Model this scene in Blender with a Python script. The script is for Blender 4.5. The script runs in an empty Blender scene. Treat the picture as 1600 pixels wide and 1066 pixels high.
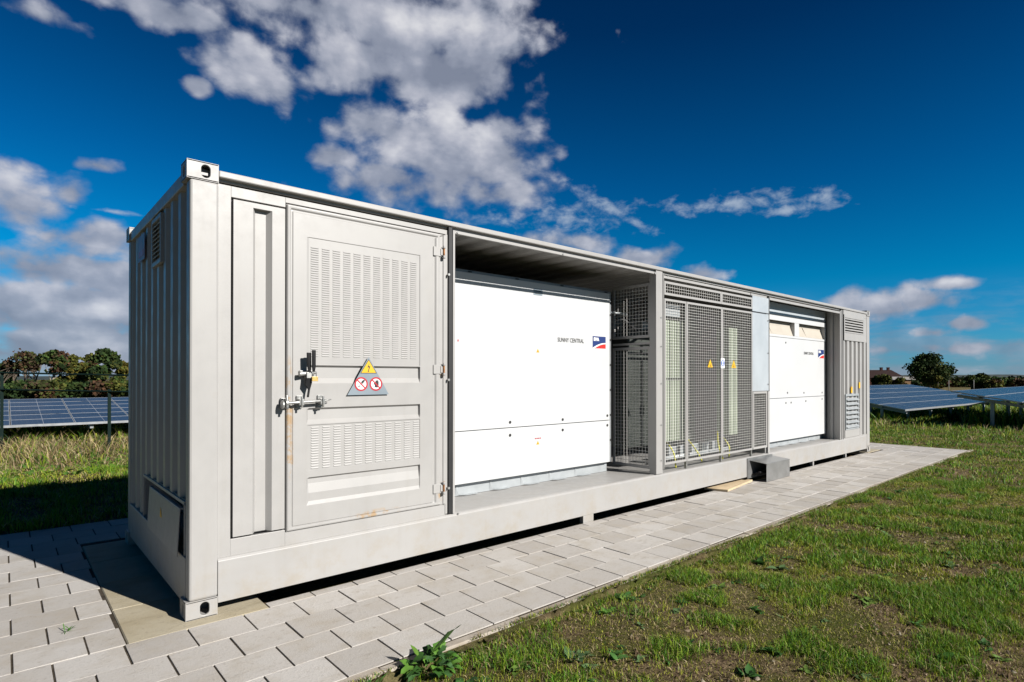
import bpy, bmesh, math, random
import numpy as np
from mathutils import Vector, Matrix
random.seed(7); rng = np.random.default_rng(11)
C = bpy.context.scene.collection
SC = bpy.context.scene
R_ = math.radians
# ------------------------------------------------------------ camera (solved from the photograph, metres, container corner at the origin)
CAM = Vector((-0.8311, -4.1869, 1.5252)); YAW = 0.75632; PITCH = 0.0046; FPX = 906.84
FW = Vector((math.sin(YAW)*math.cos(PITCH), math.cos(YAW)*math.cos(PITCH), math.sin(PITCH)))
RT = Vector((math.cos(YAW), -math.sin(YAW), 0)); UP = RT.cross(FW)
def at(u, D, z=0.0):
    """point D metres ahead on the bearing of u (photo column), at height z"""
    p = CAM + D*(FW + RT*((u-860)/FPX)); return Vector((p.x, p.y, z))
cd = bpy.data.cameras.new('camera'); cam = bpy.data.objects.new('camera', cd); C.objects.link(cam); SC.camera = cam
cam.location = CAM
cam.matrix_world = Matrix.Translation(CAM) @ Matrix((RT, UP, -FW)).transposed().to_4x4()
cd.sensor_width = 36; cd.lens = FPX/1600*36; cd.shift_x = -60/1600; cd.shift_y = (585.75-533)/1600
cd.clip_start = .05; cd.clip_end = 5000

# ------------------------------------------------------------ node helper
class NT:
    def __init__(s, tree): s.t = tree; s.n = tree.nodes; s.l = tree.links
    def new(s, ty, **k):
        n = s.n.new(ty)
        for a, b in k.items(): setattr(n, a, b)
        return n
    def put(s, sock, v):
        if isinstance(v, bpy.types.NodeSocket): s.l.new(v, sock)
        elif v is not None: sock.default_value = v
    def math(s, op, a, b=None, c=None, clamp=False):
        n = s.new('ShaderNodeMath', operation=op, use_clamp=clamp)
        s.put(n.inputs[0], a); s.put(n.inputs[1], b)
        if c is not None: s.put(n.inputs[2], c)
        return n.outputs[0]
    def mix(s, f, a, b, blend='MIX'):
        n = s.new('ShaderNodeMix', data_type='RGBA', blend_type=blend)
        s.put(n.inputs[0], f); s.put(n.inputs[6], a); s.put(n.inputs[7], b); return n.outputs[2]
    def noise(s, vec, scale, detail=3, rough=.55, dim='3D', dist=0):
        n = s.new('ShaderNodeTexNoise', noise_dimensions=dim)
        s.put(n.inputs['Vector'], vec); n.inputs['Scale'].default_value = scale
        n.inputs['Detail'].default_value = detail; n.inputs['Roughness'].default_value = rough; n.inputs['Distortion'].default_value = dist
        return n.outputs['Fac']
    def ramp(s, f, stops, interp='LINEAR'):
        n = s.new('ShaderNodeValToRGB'); s.put(n.inputs[0], f); cr = n.color_ramp; cr.interpolation = interp
        while len(cr.elements) < len(stops): cr.elements.new(.5)
        for e, (p, c) in zip(cr.elements, stops):
            e.position = p; e.color = (c, c, c, 1) if isinstance(c, (int, float)) else (*c[:3], 1)
        return n.outputs[0]
    def smooth(s, v, a, b, lo=0., hi=1.):
        n = s.new('ShaderNodeMapRange', interpolation_type='SMOOTHSTEP'); s.put(n.inputs[0], v)
        for i, x in ((1, a), (2, b), (3, lo), (4, hi)): n.inputs[i].default_value = x
        return n.outputs[0]
    def vmap(s, vec, sc=(1, 1, 1), loc=(0, 0, 0)):
        n = s.new('ShaderNodeMapping'); s.put(n.inputs[0], vec); n.inputs[1].default_value = loc; n.inputs[3].default_value = sc
        return n.outputs[0]
def rgb(*c): return (*c, 1.0)
def newmat(name):
    m = bpy.data.materials.new(name); m.use_nodes = True; t = NT(m.node_tree); t.n.clear()
    o = t.new('ShaderNodeOutputMaterial'); b = t.new('ShaderNodeBsdfPrincipled'); t.l.new(b.outputs[0], o.inputs[0])
    t.tc = t.new('ShaderNodeTexCoord'); t.obj = t.tc.outputs['Object']; t.b = b
    return m, t
def bump(t, h, strength=.2, dist=.01):
    n = t.new('ShaderNodeBump'); n.inputs['Strength'].default_value = strength; n.inputs['Distance'].default_value = dist
    t.put(n.inputs['Height'], h); t.l.new(n.outputs[0], t.b.inputs['Normal'])
def simple(name, col, rough=.5, metal=0, var=.06, sc=6, bs=0, dirt=None, dirtamt=.0, spec=.5):
    m, t = newmat(name)
    n = t.noise(t.obj, sc, 5, .6)
    c = t.mix(t.smooth(n, .3, .7), rgb(*[max(0, x*(1-var)) for x in col]), rgb(*[min(1, x*(1+var)) for x in col]))
    if dirt:
        st = t.noise(t.vmap(t.obj, (9, 9, .8)), 1.5, 6, .65)
        c = t.mix(t.math('MULTIPLY', t.smooth(st, .52, .78), dirtamt), c, rgb(*dirt))
    t.put(t.b.inputs['Base Color'], c); t.b.inputs['Metallic'].default_value = metal
    t.put(t.b.inputs['Roughness'], t.smooth(n, .2, .8, rough-.06, rough+.08))
    t.b.inputs['Specular IOR Level'].default_value = spec
    if bs: bump(t, t.noise(t.obj, sc*6, 3), bs, .004)
    return m
PAINT = (.290, .283, .275)
M = {}
def paint(name, col, rust=False, spots=.25):
    m, t = newmat(name)
    n1 = t.noise(t.obj, 1.1, 4, .6); n2 = t.noise(t.obj, 9, 6, .7)
    st = t.noise(t.vmap(t.obj, (7, 7, .5)), 2.2, 6, .62)
    c = t.mix(t.smooth(n1, .3, .7), rgb(*[x*.96 for x in col]), rgb(*[x*1.04 for x in col]))
    c = t.mix(t.math('MULTIPLY', t.smooth(st, .5, .8), .17), c, rgb(.22, .20, .17))
    c = t.mix(t.math('MULTIPLY', t.smooth(n2, .64, .74), spots), c, rgb(.225, .195, .15))
    sep = t.new('ShaderNodeSeparateXYZ'); t.l.new(t.obj, sep.inputs[0]); z = sep.outputs[2]; x = sep.outputs[0]
    # splashed soil low down on the walls
    low = t.math('MULTIPLY', t.smooth(z, .55, .05), t.smooth(t.noise(t.obj, 5, 6, .7), .42, .7))
    c = t.mix(t.math('MULTIPLY', low, .38), c, rgb(.25, .205, .14))
    if rust:
        def spot(x0, z0, sx, sz):
            dx = t.math('DIVIDE', t.math('SUBTRACT', x, x0), sx); dz = t.math('DIVIDE', t.math('SUBTRACT', z, z0), sz)
            return t.smooth(t.math('ADD', t.math('MULTIPLY', dx, dx), t.math('MULTIPLY', dz, dz)), 1.0, .1)
        a = spot(.625, 1.32, .035, .42)
        for q in ((1.30, .465, .26, .05), (.63, .98, .03, .2), (1.86, 2.56, .05, .05), (1.87, .56, .05, .09), (1.87, 1.57, .05, .06)):
            a = t.math('MAXIMUM', a, spot(*q))
        rr = t.math('MULTIPLY', a, t.smooth(t.noise(t.obj, 16, 5, .65), .44, .62))
        c = t.mix(t.math('MULTIPLY', rr, .75), c, rgb(.30, .18, .065))
    t.put(t.b.inputs['Base Color'], c)
    t.put(t.b.inputs['Roughness'], t.smooth(n2, .25, .75, .36, .55))
    bump(t, t.math('ADD', t.noise(t.obj, 90, 2), t.math('MULTIPLY', t.noise(t.obj, 2.2, 3), 3.0)), .10, .0016)
    return m
M['paint'] = paint('container_paint', PAINT)
M['door'] = paint('door_paint', PAINT, True, .35)
M['white'] = simple('white_powder_coat', (.445, .45, .455), .42, 0, .015, 2, .02)
M['white2'] = simple('outlet_plastic', (.36, .325, .275), .6, 0, .04, 5)
M['alu'] = simple('anodised_strip', (.20, .21, .22), .45, .3, .06, 12)
M['galv'] = simple('galvanised_steel', (.33, .35, .36), .5, .35, .07, 5, .0)
M['sheet'] = simple('blue_grey_sheet', (.36, .39, .415), .38, .12, .05, 3, .02, (.28, .28, .27), .3)
M['steel'] = simple('brushed_steel', (.31, .31, .305), .38, .75, .10, 5, .03)
M['zinc'] = simple('zinc_hardware', (.30, .30, .29), .38, .6, .3, 30)
M['wire'] = simple('mesh_wire_paint', (.52, .51, .49), .45, .0, .04, 8)
M['rubber'] = simple('black_rubber', (.008, .008, .009), .6, 0, .2, 8)
M['black'] = simple('black_plastic', (.005, .005, .006), .55, 0, .2, 8, spec=.25)
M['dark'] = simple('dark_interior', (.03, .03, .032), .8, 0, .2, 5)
M['brass'] = simple('brass', (.55, .38, .14), .35, .8, .15, 20)
M['rustm'] = simple('rusty_pin', (.28, .13, .05), .8, .2, .4, 40)
M['rad'] = simple('radiator_green_grey', (.33, .37, .285), .5, 0, .05, 4)
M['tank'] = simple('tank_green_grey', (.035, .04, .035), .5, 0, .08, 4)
M['yellow'] = simple('sign_yellow', (.60, .34, .006), .45, 0, .02)
M['red'] = simple('sign_red', (.34, .008, .018), .45, 0, .03)
M['logored'] = simple('logo_red', (.48, .016, .012), .45, 0, .02)
M['navy'] = simple('logo_navy', (.004, .022, .12), .45, 0, .02)
M['blue'] = simple('sign_blue', (.01, .07, .33), .45, 0, .02)
M['signgrey'] = simple('sign_grey', (.17, .205, .235), .4, 0, .04)
M['ink'] = simple('ink', (.015, .015, .015), .5)
M['greyink'] = simple('grey_ink', (.06, .06, .06), .5)
M['paper'] = simple('label_white', (.62, .62, .62), .5, 0, .03)
M['gy'] = simple('earth_wire_yellow_green', (.55, .52, .03), .5, 0, .2, 30)
M['wood'] = simple('pale_wood', (.46, .36, .23), .75, 0, .12, 12, .25)
M['plate'] = simple('faded_lilac_plate', (.22, .17, .24), .5, 0, .3, 9)
M['fence'] = simple('dark_green_fence_paint', (.004, .012, .010), .7, 0, .2, 9, spec=.1)
M['bark'] = simple('bark', (.075, .058, .042), .9, 0, .3, 6, .4)
M['palebark'] = simple('pale_bark', (.30, .25, .19), .9, 0, .3, 6, .4)
M['brick'] = simple('dark_brick', (.05, .022, .018), .85, 0, .25, 3, spec=.08)
M['tile'] = simple('dark_roof_tile', (.028, .017, .016), .8, 0, .25, 3, spec=.08)
M['render'] = simple('pale_render', (.22, .21, .20), .8, 0, .1, 2)
M['ochre'] = simple('ochre_wall', (.14, .075, .03), .8, 0, .3, 2)
M['glass'] = simple('dark_glass', (.02, .025, .03), .1)
M['farwood'] = simple('far_woodland', (.018, .03, .03), .95, 0, .35, .08)
def concrete(name, ca, cb, stain, amt, sc=4):
    m, t = newmat(name)
    geo = t.new('ShaderNodeNewGeometry'); ri = geo.outputs['Random Per Island']
    off = t.new('ShaderNodeVectorMath', operation='ADD'); t.l.new(t.obj, off.inputs[0])
    cb_ = t.new('ShaderNodeCombineXYZ'); t.l.new(t.math('MULTIPLY', ri, 37.), cb_.inputs[0]); t.l.new(t.math('MULTIPLY', ri, 11.), cb_.inputs[2]); t.l.new(cb_.outputs[0], off.inputs[1])
    v = off.outputs[0]
    n1 = t.noise(v, sc, 5, .62); n2 = t.noise(v, sc*14, 4, .7); n3 = t.noise(t.vmap(v, (1, 2.6, 1)), sc*1.6, 6, .7)
    c = t.mix(ri, rgb(*ca), rgb(*cb))
    c = t.mix(t.math('MULTIPLY', t.smooth(n1, .42, .72), amt), c, rgb(*stain))
    c = t.mix(t.math('MULTIPLY', t.smooth(n3, .56, .72), .35), c, rgb(*[x*.62 for x in stain]))
    c = t.mix(t.math('MULTIPLY', t.smooth(n2, .56, .74), .38), c, rgb(.15, .135, .115)); c = t.mix(t.math('MULTIPLY', t.smooth(t.noise(v, sc*5, 4, .7), .60, .70), .35), c, rgb(.20, .17, .13))
    t.put(t.b.inputs['Base Color'], c); t.b.inputs['Roughness'].default_value = .85; t.b.inputs['Specular IOR Level'].default_value = .25
    bump(t, t.math('ADD', n2, t.math('MULTIPLY', t.noise(v, sc*40, 3, .7), .6)), .55, .005)
    return m
M['paver'] = concrete('concrete_paver', (.335, .313, .290), (.425, .405, .383), (.31, .27, .215), .5)
M['slab'] = concrete('cast_slab', (.335, .295, .215), (.36, .32, .24), (.25, .205, .125), .65, 2.2)
M['kerb'] = concrete('kerb_concrete', (.28, .245, .20), (.35, .315, .27), (.20, .155, .105), .6, 3)
m, t = newmat('soil'); n = t.noise(t.obj, 1.3, 6, .65); n2 = t.noise(t.obj, 22, 6, .7); n3 = t.noise(t.obj, .45, 4, .6); n4 = t.noise(t.obj, 70, 4, .7)
c = t.mix(t.smooth(n2, .35, .68), rgb(.055, .036, .020), rgb(.23, .165, .10))
c = t.mix(t.math('MULTIPLY', t.smooth(n, .40, .62), .85), c, rgb(.062, .072, .011))
c = t.mix(t.math('MULTIPLY', t.smooth(n4, .60, .68), .5), c, rgb(.30, .23, .13))
c = t.mix(t.math('MULTIPLY', t.smooth(n3, .5, .7), .4), c, rgb(.07, .11, .014))
t.put(t.b.inputs['Base Color'], c); t.b.inputs['Roughness'].default_value = .95; t.b.inputs['Specular IOR Level'].default_value = .1
bump(t, t.math('ADD', n2, t.math('MULTIPLY', n4, .7)), 1.0, .03); M['soil'] = m
M['bed'] = simple('shaded_joint_sand', (.055, .045, .034), .95, 0, .35, 9, .3, spec=.1)  # sand coloured extra dark to stand in for shadow in the joints
def attrmat(name, rough=.6, trans=.25, spec=.3):
    m, t = newmat(name); a = t.new('ShaderNodeAttribute'); a.attribute_name = 'tint'
    t.put(t.b.inputs['Base Color'], a.outputs[0]); t.b.inputs['Roughness'].default_value = rough; t.b.inputs['Specular IOR Level'].default_value = spec
    if trans:
        o = [x for x in t.n if x.type == 'OUTPUT_MATERIAL'][0]
        tr = t.new('ShaderNodeBsdfTranslucent'); t.l.new(a.outputs[0], tr.inputs[0]); mx = t.new('ShaderNodeMixShader'); mx.inputs[0].default_value = trans
        t.l.new(t.b.outputs[0], mx.inputs[1]); t.l.new(tr.outputs[0], mx.inputs[2]); t.l.new(mx.outputs[0], o.inputs[0])
    return m
M['leaf'] = attrmat('leaf_blade'); M['foliage'] = attrmat('tree_foliage', .8, .12, .1)
m, t = newmat('pv_cells')
sep = t.new('ShaderNodeSeparateXYZ'); t.l.new(t.obj, sep.inputs[0])
def gridline(v, pitch, w):
    f = t.math('ABSOLUTE', t.math('SUBTRACT', t.math('FRACT', t.math('DIVIDE', v, pitch)), .5)); return t.math('GREATER_THAN', f, .5-w/pitch/2)
g = t.math('MAXIMUM', gridline(sep.outputs[0], .1108, .006), gridline(sep.outputs[1], .1125, .006))
fl = t.noise(t.obj, 30, 2)
c = t.mix(g, t.mix(fl, rgb(.014, .021, .034), rgb(.021, .030, .046)), rgb(.04, .052, .07))
t.put(t.b.inputs['Base Color'], c); t.b.inputs['Roughness'].default_value = .26; t.b.inputs['Specular IOR Level'].default_value = .26; M['pv'] = m
M['pvframe'] = simple('module_frame', (.40, .42, .44), .4, .5, .05)

# ------------------------------------------------------------ mesh builder
def arr_mesh(name, V, Fs, mats, mi=None, smooth=False, tint=None):
    me = bpy.data.meshes.new(name); V = np.asarray(V, dtype=np.float32); Fs = np.asarray(Fs, dtype=np.int32)
    nf, k = Fs.shape
    me.vertices.add(len(V)); me.vertices.foreach_set('co', V.ravel()); me.loops.add(nf*k); me.loops.foreach_set('vertex_index', Fs.ravel())
    me.polygons.add(nf); me.polygons.foreach_set('loop_start', np.arange(0, nf*k, k, dtype=np.int32))
    if mi is not None: me.polygons.foreach_set('material_index', np.asarray(mi, dtype=np.int32))
    me.update(calc_edges=True)
    if smooth: me.polygons.foreach_set('use_smooth', np.ones(nf, dtype=bool))
    for m_ in mats: me.materials.append(m_)
    if tint is not None:
        a = me.attributes.new('tint', 'FLOAT_COLOR', 'POINT'); tc = np.ones((len(V), 4), dtype=np.float32); tc[:, :3] = tint; a.data.foreach_set('color', tc.ravel())
    return me
def link(name, me, parent=None, loc=None):
    o = bpy.data.objects.new(name, me); C.objects.link(o)
    if parent: o.parent = parent
    if loc is not None: o.location = loc
    return o
def tag(o, label=None, cat=None, group=None, kind=None):
    for k, v in (('label', label), ('category', cat), ('group', group), ('kind', kind)):
        if v: o[k] = v
    return o
def empty(name, loc=(0, 0, 0), rz=0):
    o = bpy.data.objects.new(name, None); C.objects.link(o); o.location = loc; o.rotation_euler[2] = rz; o.empty_display_size = .2; return o
class MB:
    def __init__(s): s.v = []; s.f = []; s.m = []; s.s = []
    def add(s, vs, fs, mi=0, smooth=False):
        b = len(s.v); s.v += [tuple(v) for v in vs]; s.f += [tuple(i+b for i in f) for f in fs]; s.m += [mi]*len(fs); s.s += [smooth]*len(fs); return s
    def box(s, x0, x1, y0, y1, z0, z1, mi=0):
        vs = [(x0,y0,z0),(x1,y0,z0),(x1,y1,z0),(x0,y1,z0),(x0,y0,z1),(x1,y0,z1),(x1,y1,z1),(x0,y1,z1)]
        return s.add(vs, [(0,3,2,1),(4,5,6,7),(0,1,5,4),(1,2,6,5),(2,3,7,6),(3,0,4,7)], mi)
    def prism(s, pts, d, mi=0):
        """closed outline pts (3D) extruded by vector d; outline ordered counter-clockwise seen against d"""
        n = len(pts); d = Vector(d); a = [Vector(p) for p in pts]; b = [p+d for p in a]
        return s.add(a+b, [tuple(range(n-1, -1, -1)), tuple(range(n, 2*n))]+[(i, (i+1) % n, (i+1) % n+n, i+n) for i in range(n)], mi)
    def tube(s, pts, r, n=8, mi=0, caps=True, smooth=True):
        pts = [Vector(p) for p in pts]; rs = r if isinstance(r, (list, tuple)) else [r]*len(pts); vs = []; prev = None
        for i, p in enumerate(pts):
            d = (pts[min(i+1, len(pts)-1)]-pts[max(i-1, 0)]).normalized()
            a = d.orthogonal().normalized() if prev is None else (prev-d*prev.dot(d)).normalized(); prev = a; b = d.cross(a)
            for k in range(n):
                th = 2*math.pi*k/n; vs.append(p+(a*math.cos(th)+b*math.sin(th))*rs[i])
        fs = [(i*n+k, i*n+(k+1) % n, (i+1)*n+(k+1) % n, (i+1)*n+k) for i in range(len(pts)-1) for k in range(n)]
        s.add(vs, fs, mi, smooth)
        if caps:
            b0 = len(s.v)-len(vs); s.f += [tuple(b0+k for k in range(n-1, -1, -1)), tuple(b0+(len(pts)-1)*n+k for k in range(n))]; s.m += [mi]*2; s.s += [False]*2
        return s
    def build(s, name, mats, parent=None, bevel=0, seg=2, loc=None):
        me = bpy.data.meshes.new(name); me.from_pydata(s.v, [], s.f); me.update()
        for m_ in (mats if isinstance(mats, (list, tuple)) else [mats]): me.materials.append(m_)
        me.polygons.foreach_set('material_index', s.m); me.polygons.foreach_set('use_smooth', s.s)
        o = link(name, me, parent, loc)
        if bevel:
            md = o.modifiers.new('bevel', 'BEVEL'); md.width = bevel; md.segments = seg; md.limit_method = 'ANGLE'; md.angle_limit = R_(40)
        return o
def part(name, boxes, mat, parent, bevel=.003):
    b = MB()
    for q in boxes: b.box(*q)
    return b.build(name, mat, parent, bevel)
def text_mesh(s, size, bold=0, align='LEFT', sx=1.0):
    cu = bpy.data.curves.new('lettering', 'FONT'); cu.body = s; cu.size = size; cu.align_x = align; cu.offset = bold; cu.extrude = .0004
    o = bpy.data.objects.new('lettering', cu); C.objects.link(o); dg = bpy.context.evaluated_depsgraph_get(); dg.update()
    me = bpy.data.meshes.new_from_object(o.evaluated_get(dg)); bpy.data.objects.remove(o); bpy.data.curves.remove(cu)
    vs = [(v.co.x*sx, v.co.y, v.co.z) for v in me.vertices]; fs = [tuple(p.vertices) for p in me.polygons]; bpy.data.meshes.remove(me); return vs, fs
def put_text(mb, s, x, y, z, size, mi=0, bold=0, sx=1.0):
    """lettering on a wall facing -y"""
    vs, fs = text_mesh(s, size, bold, 'LEFT', sx); mb.add([(x+a, y-c, z+b) for a, b, c in vs], fs, mi)
# ------------------------------------------------------------ sun, sky, clouds
SUN = Vector((0.2445, -0.829, 0.503)).normalized()          # towards the sun: 30 degrees up, in front of the long side
ld = bpy.data.lights.new('sun', 'SUN'); ld.energy = 5.0; ld.angle = R_(.53); ld.color = (1, .962, .905)
lo = bpy.data.objects.new('sun', ld); C.objects.link(lo); lo.rotation_euler = (-SUN).to_track_quat('-Z', 'Y').to_euler(); lo.location = (0, -20, 20)
w = bpy.data.worlds.new('World'); SC.world = w; w.use_nodes = True; t = NT(w.node_tree); t.n.clear()
out = t.new('ShaderNodeOutputWorld'); bg = t.new('ShaderNodeBackground'); t.l.new(bg.outputs[0], out.inputs[0])
sky = t.new('ShaderNodeTexSky', sky_type='NISHITA'); sky.sun_disc = False; sky.sun_elevation = math.asin(SUN.z); sky.sun_rotation = math.atan2(SUN.x, SUN.y)
sky.air_density = 1.0; sky.dust_density = .1; sky.ozone_density = 2.5
tc = t.new('ShaderNodeTexCoord'); d = tc.outputs['Generated']; sp = t.new('ShaderNodeSeparateXYZ'); t.l.new(d, sp.inputs[0])
el = t.math('ARCSINE', sp.outputs[2]); az = t.math('ARCTAN2', sp.outputs[0], sp.outputs[1])
elp = t.math('DIVIDE', el, 1.5708)
# a clear polarised autumn sky: deepen the blue with height
grade = t.ramp(elp, [(0, (.18, .34, .65)), (.035, (.075, .37, .64)), (.10, (.002, .365, .59)), (.20, (.0015, .245, .46)), (.34, (.0015, .115, .25)), (.55, (.002, .05, .12)), (1, (.004, .03, .07))])
blue0 = t.mix(1.0, sky.outputs[0], grade, 'MULTIPLY')
sc_ = t.new('ShaderNodeVectorMath', operation='SCALE'); t.l.new(blue0, sc_.inputs[0]); t.put(sc_.inputs['Scale'], t.smooth(t.math('COSINE', t.math('SUBTRACT', az, YAW)), -.3, .72, .95, 1.68)); blue = sc_.outputs[0]  # sky also dimmed away from the view to darken the shaded end wall
cv = t.new('ShaderNodeCombineXYZ'); t.l.new(az, cv.inputs[0]); t.l.new(el, cv.inputs[1]); v = cv.outputs[0]
def cloudnoise(ox=0, oy=0, det=6): return t.noise(t.vmap(v, (1, 1.3, 1), (3.1+ox, 1.7+oy, 0)), 6.2, det, .60, dist=.2)
f1 = cloudnoise(); f2 = t.noise(t.vmap(v, (1, 1.6, 1), (8.3, 2.2, 0)), 28, 5, .6, dist=.2)
def ang(u, v_):
    q = (FW*1.0+RT*((u-860)/FPX)-UP*((v_-585.75)/FPX)).normalized(); return math.atan2(q.x, q.y), math.asin(q.z)
def blob(u, v_, w_, h_, rot=0, s=1.0):
    a0, e0 = ang(u, v_); a1, _ = ang(u+w_, v_); _, e1 = ang(u, v_-h_)
    sa, se = abs(a1-a0), abs(e1-e0)
    mp = t.new('ShaderNodeMapping', vector_type='TEXTURE'); t.l.new(v, mp.inputs[0]); mp.inputs[1].default_value = (a0, e0, 0); mp.inputs[2].default_value = (0, 0, rot); mp.inputs[3].default_value = (sa, se, 1)
    ln = t.new('ShaderNodeVectorMath', operation='LENGTH'); t.l.new(mp.outputs[0], ln.inputs[0])
    return t.math('MULTIPLY_ADD', ln.outputs[1], -s, 1.25*s)
def union(L):
    a = L[0]
    for b in L[1:]: a = t.math('MAXIMUM', a, b)
    return a
bright = union([blob(*q) for q in ((690, 215, 95, 55, 0, 1), (600, 235, 60, 26, 0, .8), (640, 180, 60, 40, 0, .9), (420, 95, 60, 45, 0, 1), (700, 20, 190, 55, 0, 1.1), (520, 60, 80, 50, 0, .7), (40, 300, 60, 35, 0, .7), (150, 385, 60, 20, 0, .8), (60, 445, 120, 14, 0, .8), (175, 485, 60, 18, 0, 1.1), (30, 520, 60, 12, 0, .8), (1010, 392, 30, 12, 0, 1), (1375, 465, 55, 14, 0, .9), (1490, 440, 36, 8, 0, .8), (800, 290, 60, 26, 0, .5))])
puff = union([blob(*q) for q in (
    (625, 40, 225, 92, 0, 1.3), (470, 10, 160, 50, 0, 1), (405, 110, 85, 62, 0, 1.1), (310, 135, 26, 16), (560, 90, 110, 70, 0, 1.15), (690, 120, 130, 75, 0, 1.3), (740, 20, 130, 60),
    (600, 190, 110, 50, .2), (700, 235, 150, 75, 0, 1.35), (640, 285, 140, 46, 0, 1.0), (520, 243, 50, 24), (780, 200, 60, 60, 0, .8), (790, 300, 90, 26, 0, .75),
    (30, 315, 85, 60, 0, 1.15), (110, 300, 45, 30), (60, 20, 60, 18, 0, .7), (240, 10, 120, 26, 0, .8), (150, 258, 45, 12, 0, .75),
    (1000, 400, 50, 22, 0, 1.0), (1090, 430, 40, 14, 0, .9), (900, 380, 90, 18, 0, .7), (1375, 475, 95, 26, 0, .95), (1490, 443, 60, 12, 0, .85), (1440, 470, 80, 18), (1500, 505, 40, 12, 0, .8),
    (1500, 545, 140, 16, 0, .72), (1400, 548, 70, 14, 0, .7), (1580, 540, 60, 14, 0, .85), (1460, 520, 40, 10, 0, .7))])
bank = union([blob(*q) for q in ((60, 420, 200, 50, 0, .9), (150, 380, 90, 32, 0, 1.0), (100, 485, 270, 66, 0, 1.25), (170, 440, 90, 45, 0, 1.0), (100, 545, 300, 50, 0, 1.35))])
wisp = union([blob(*q) for q in ((1140, 318, 150, 20, 0, 1.0), (950, 322, 90, 18, -.45, .95), (1290, 305, 34, 20, 0, 1.05), (880, 340, 160, 34, 0, .72), (1240, 328, 80, 12, 0, .95), (990, 345, 30, 12, -.4, .9), (170, 330, 90, 5, 0, .8))])
nz = t.math('ADD', t.math('MULTIPLY', t.math('SUBTRACT', f1, .5), 2.2), t.math('MULTIPLY', t.math('SUBTRACT', f2, .5), .8))
dens = t.math('ADD', t.math('MAXIMUM', puff, t.math('ADD', bank, .12)), nz)
vo = t.new('ShaderNodeTexVoronoi', feature='SMOOTH_F1', voronoi_dimensions='2D'); t.l.new(t.vmap(v, (1, 1.25, 1), (4, 3, 0)), vo.inputs['Vector']); vo.inputs['Scale'].default_value = 17; vo.inputs['Smoothness'].default_value = .6; vo.inputs['Detail'].default_value = 1.5
bil = t.math('SUBTRACT', .56, vo.outputs['Distance'])
dens = t.math('MULTIPLY_ADD', bil, .9, dens)
a = t.smooth(dens, .02, .88)
fl_ = t.noise(t.vmap(v, (1, 4.2, 1), (5, 1, 0)), 8, 5, .6)
low = t.math('MULTIPLY', t.smooth(fl_, .40, .64), t.smooth(el, .15, .02))
a = t.math('MAXIMUM', a, t.math('MULTIPLY', t.math('MULTIPLY', low, .6), t.smooth(t.math('COSINE', t.math('SUBTRACT', az, YAW)), .3, .7)))  # low clouds cut outside the view to lessen light on the end wall
aw = t.math('MULTIPLY', t.smooth(t.math('ADD', wisp, t.math('MULTIPLY', t.math('SUBTRACT', f2, .5), 3.0)), .3, 1.6), .8)
# cloud brightness: the side turned to the sun (right, up) is lighter
rel = t.math('SUBTRACT', f1, cloudnoise(.035, .04, 4))
lit = t.math('ADD', t.math('MULTIPLY_ADD', rel, 1.45, t.math('MULTIPLY_ADD', bil, .38, .31)), t.math('MULTIPLY', t.math('SUBTRACT', t.math('ADD', f2, fl_), 1.0), .26))
lit = t.math('MULTIPLY_ADD', t.smooth(bright, -.1, 1.1), .34, lit)
ccol = t.ramp(lit, [(.05, (.25, .285, .375)), (.34, (.36, .395, .49)), (.58, (.54, .56, .645)), (.95, (.88, .88, .91))])
cs = t.new('ShaderNodeVectorMath', operation='SCALE')
t.l.new(ccol, cs.inputs[0]); cs.inputs['Scale'].default_value = 10.5
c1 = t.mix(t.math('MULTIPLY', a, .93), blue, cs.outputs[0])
wc = t.new('ShaderNodeVectorMath', operation='SCALE'); wc.inputs[0].default_value = (.50, .60, .74); wc.inputs['Scale'].default_value = 9.5
c2 = t.mix(aw, c1, wc.outputs[0])
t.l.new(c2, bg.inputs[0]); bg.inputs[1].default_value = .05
SC.view_settings.view_transform = 'Standard'; SC.view_settings.look = 'None'; SC.view_settings.exposure = .80; SC.view_settings.gamma = 1
SC.view_settings.use_curve_mapping = False
# ------------------------------------------------------------ the container: 12.19 x 2.44 x 2.90 m
L_, W_, H_ = 12.192, 2.438, 2.896
box = empty('container'); tag(box, 'long light grey steel container with open bays, standing on the paving', 'container')
def stadium(n, rx, rz, straight):
    """outline points of a slot, centred, as (a, b)"""
    pts = []
    for k in range(n):
        th = 2*math.pi*k/n; c, s = math.cos(th), math.sin(th)
        pts.append((rx*c, rz*s+(straight/2 if s > 0 else -straight/2 if s < 0 else 0)))
    return pts
def holed(mb, O, A, B, N, w, h, hole, hc, depth):
    """plate w x h from corner O along A, B with a hole outline `hole` centred at hc, walls running `depth` along -N"""
    O, A, B, N = map(Vector, (O, A, B, N)); n = len(hole); inner = [(hc[0]+a, hc[1]+b) for a, b in hole]; outer = []
    for a, b in inner:
        da, db = a-hc[0], b-hc[1]; tt = []
        if da > 1e-9: tt.append((w-hc[0])/da)
        if da < -1e-9: tt.append(-hc[0]/da)
        if db > 1e-9: tt.append((h-hc[1])/db)
        if db < -1e-9: tt.append(-hc[1]/db)
        k = min(tt); outer.append([hc[0]+da*k, hc[1]+db*k])
    for cx_, cz_ in ((0, 0), (w, 0), (w, h), (0, h)):
        j = min(range(n), key=lambda i: (outer[i][0]-cx_)**2+(outer[i][1]-cz_)**2); outer[j] = [cx_, cz_]
    P = lambda q, off=0: O+A*q[0]+B*q[1]-N*off
    vs = [P(q) for q in inner]+[P(q) for q in outer]+[P(q, depth) for q in inner]
    fs = [(i, (i+1) % n, (i+1) % n+n, i+n)[::-1] for i in range(n)]+[(i, (i+1) % n, (i+1) % n+2*n, i+2*n) for i in range(n)]
    mb.add(vs, fs)
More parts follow.
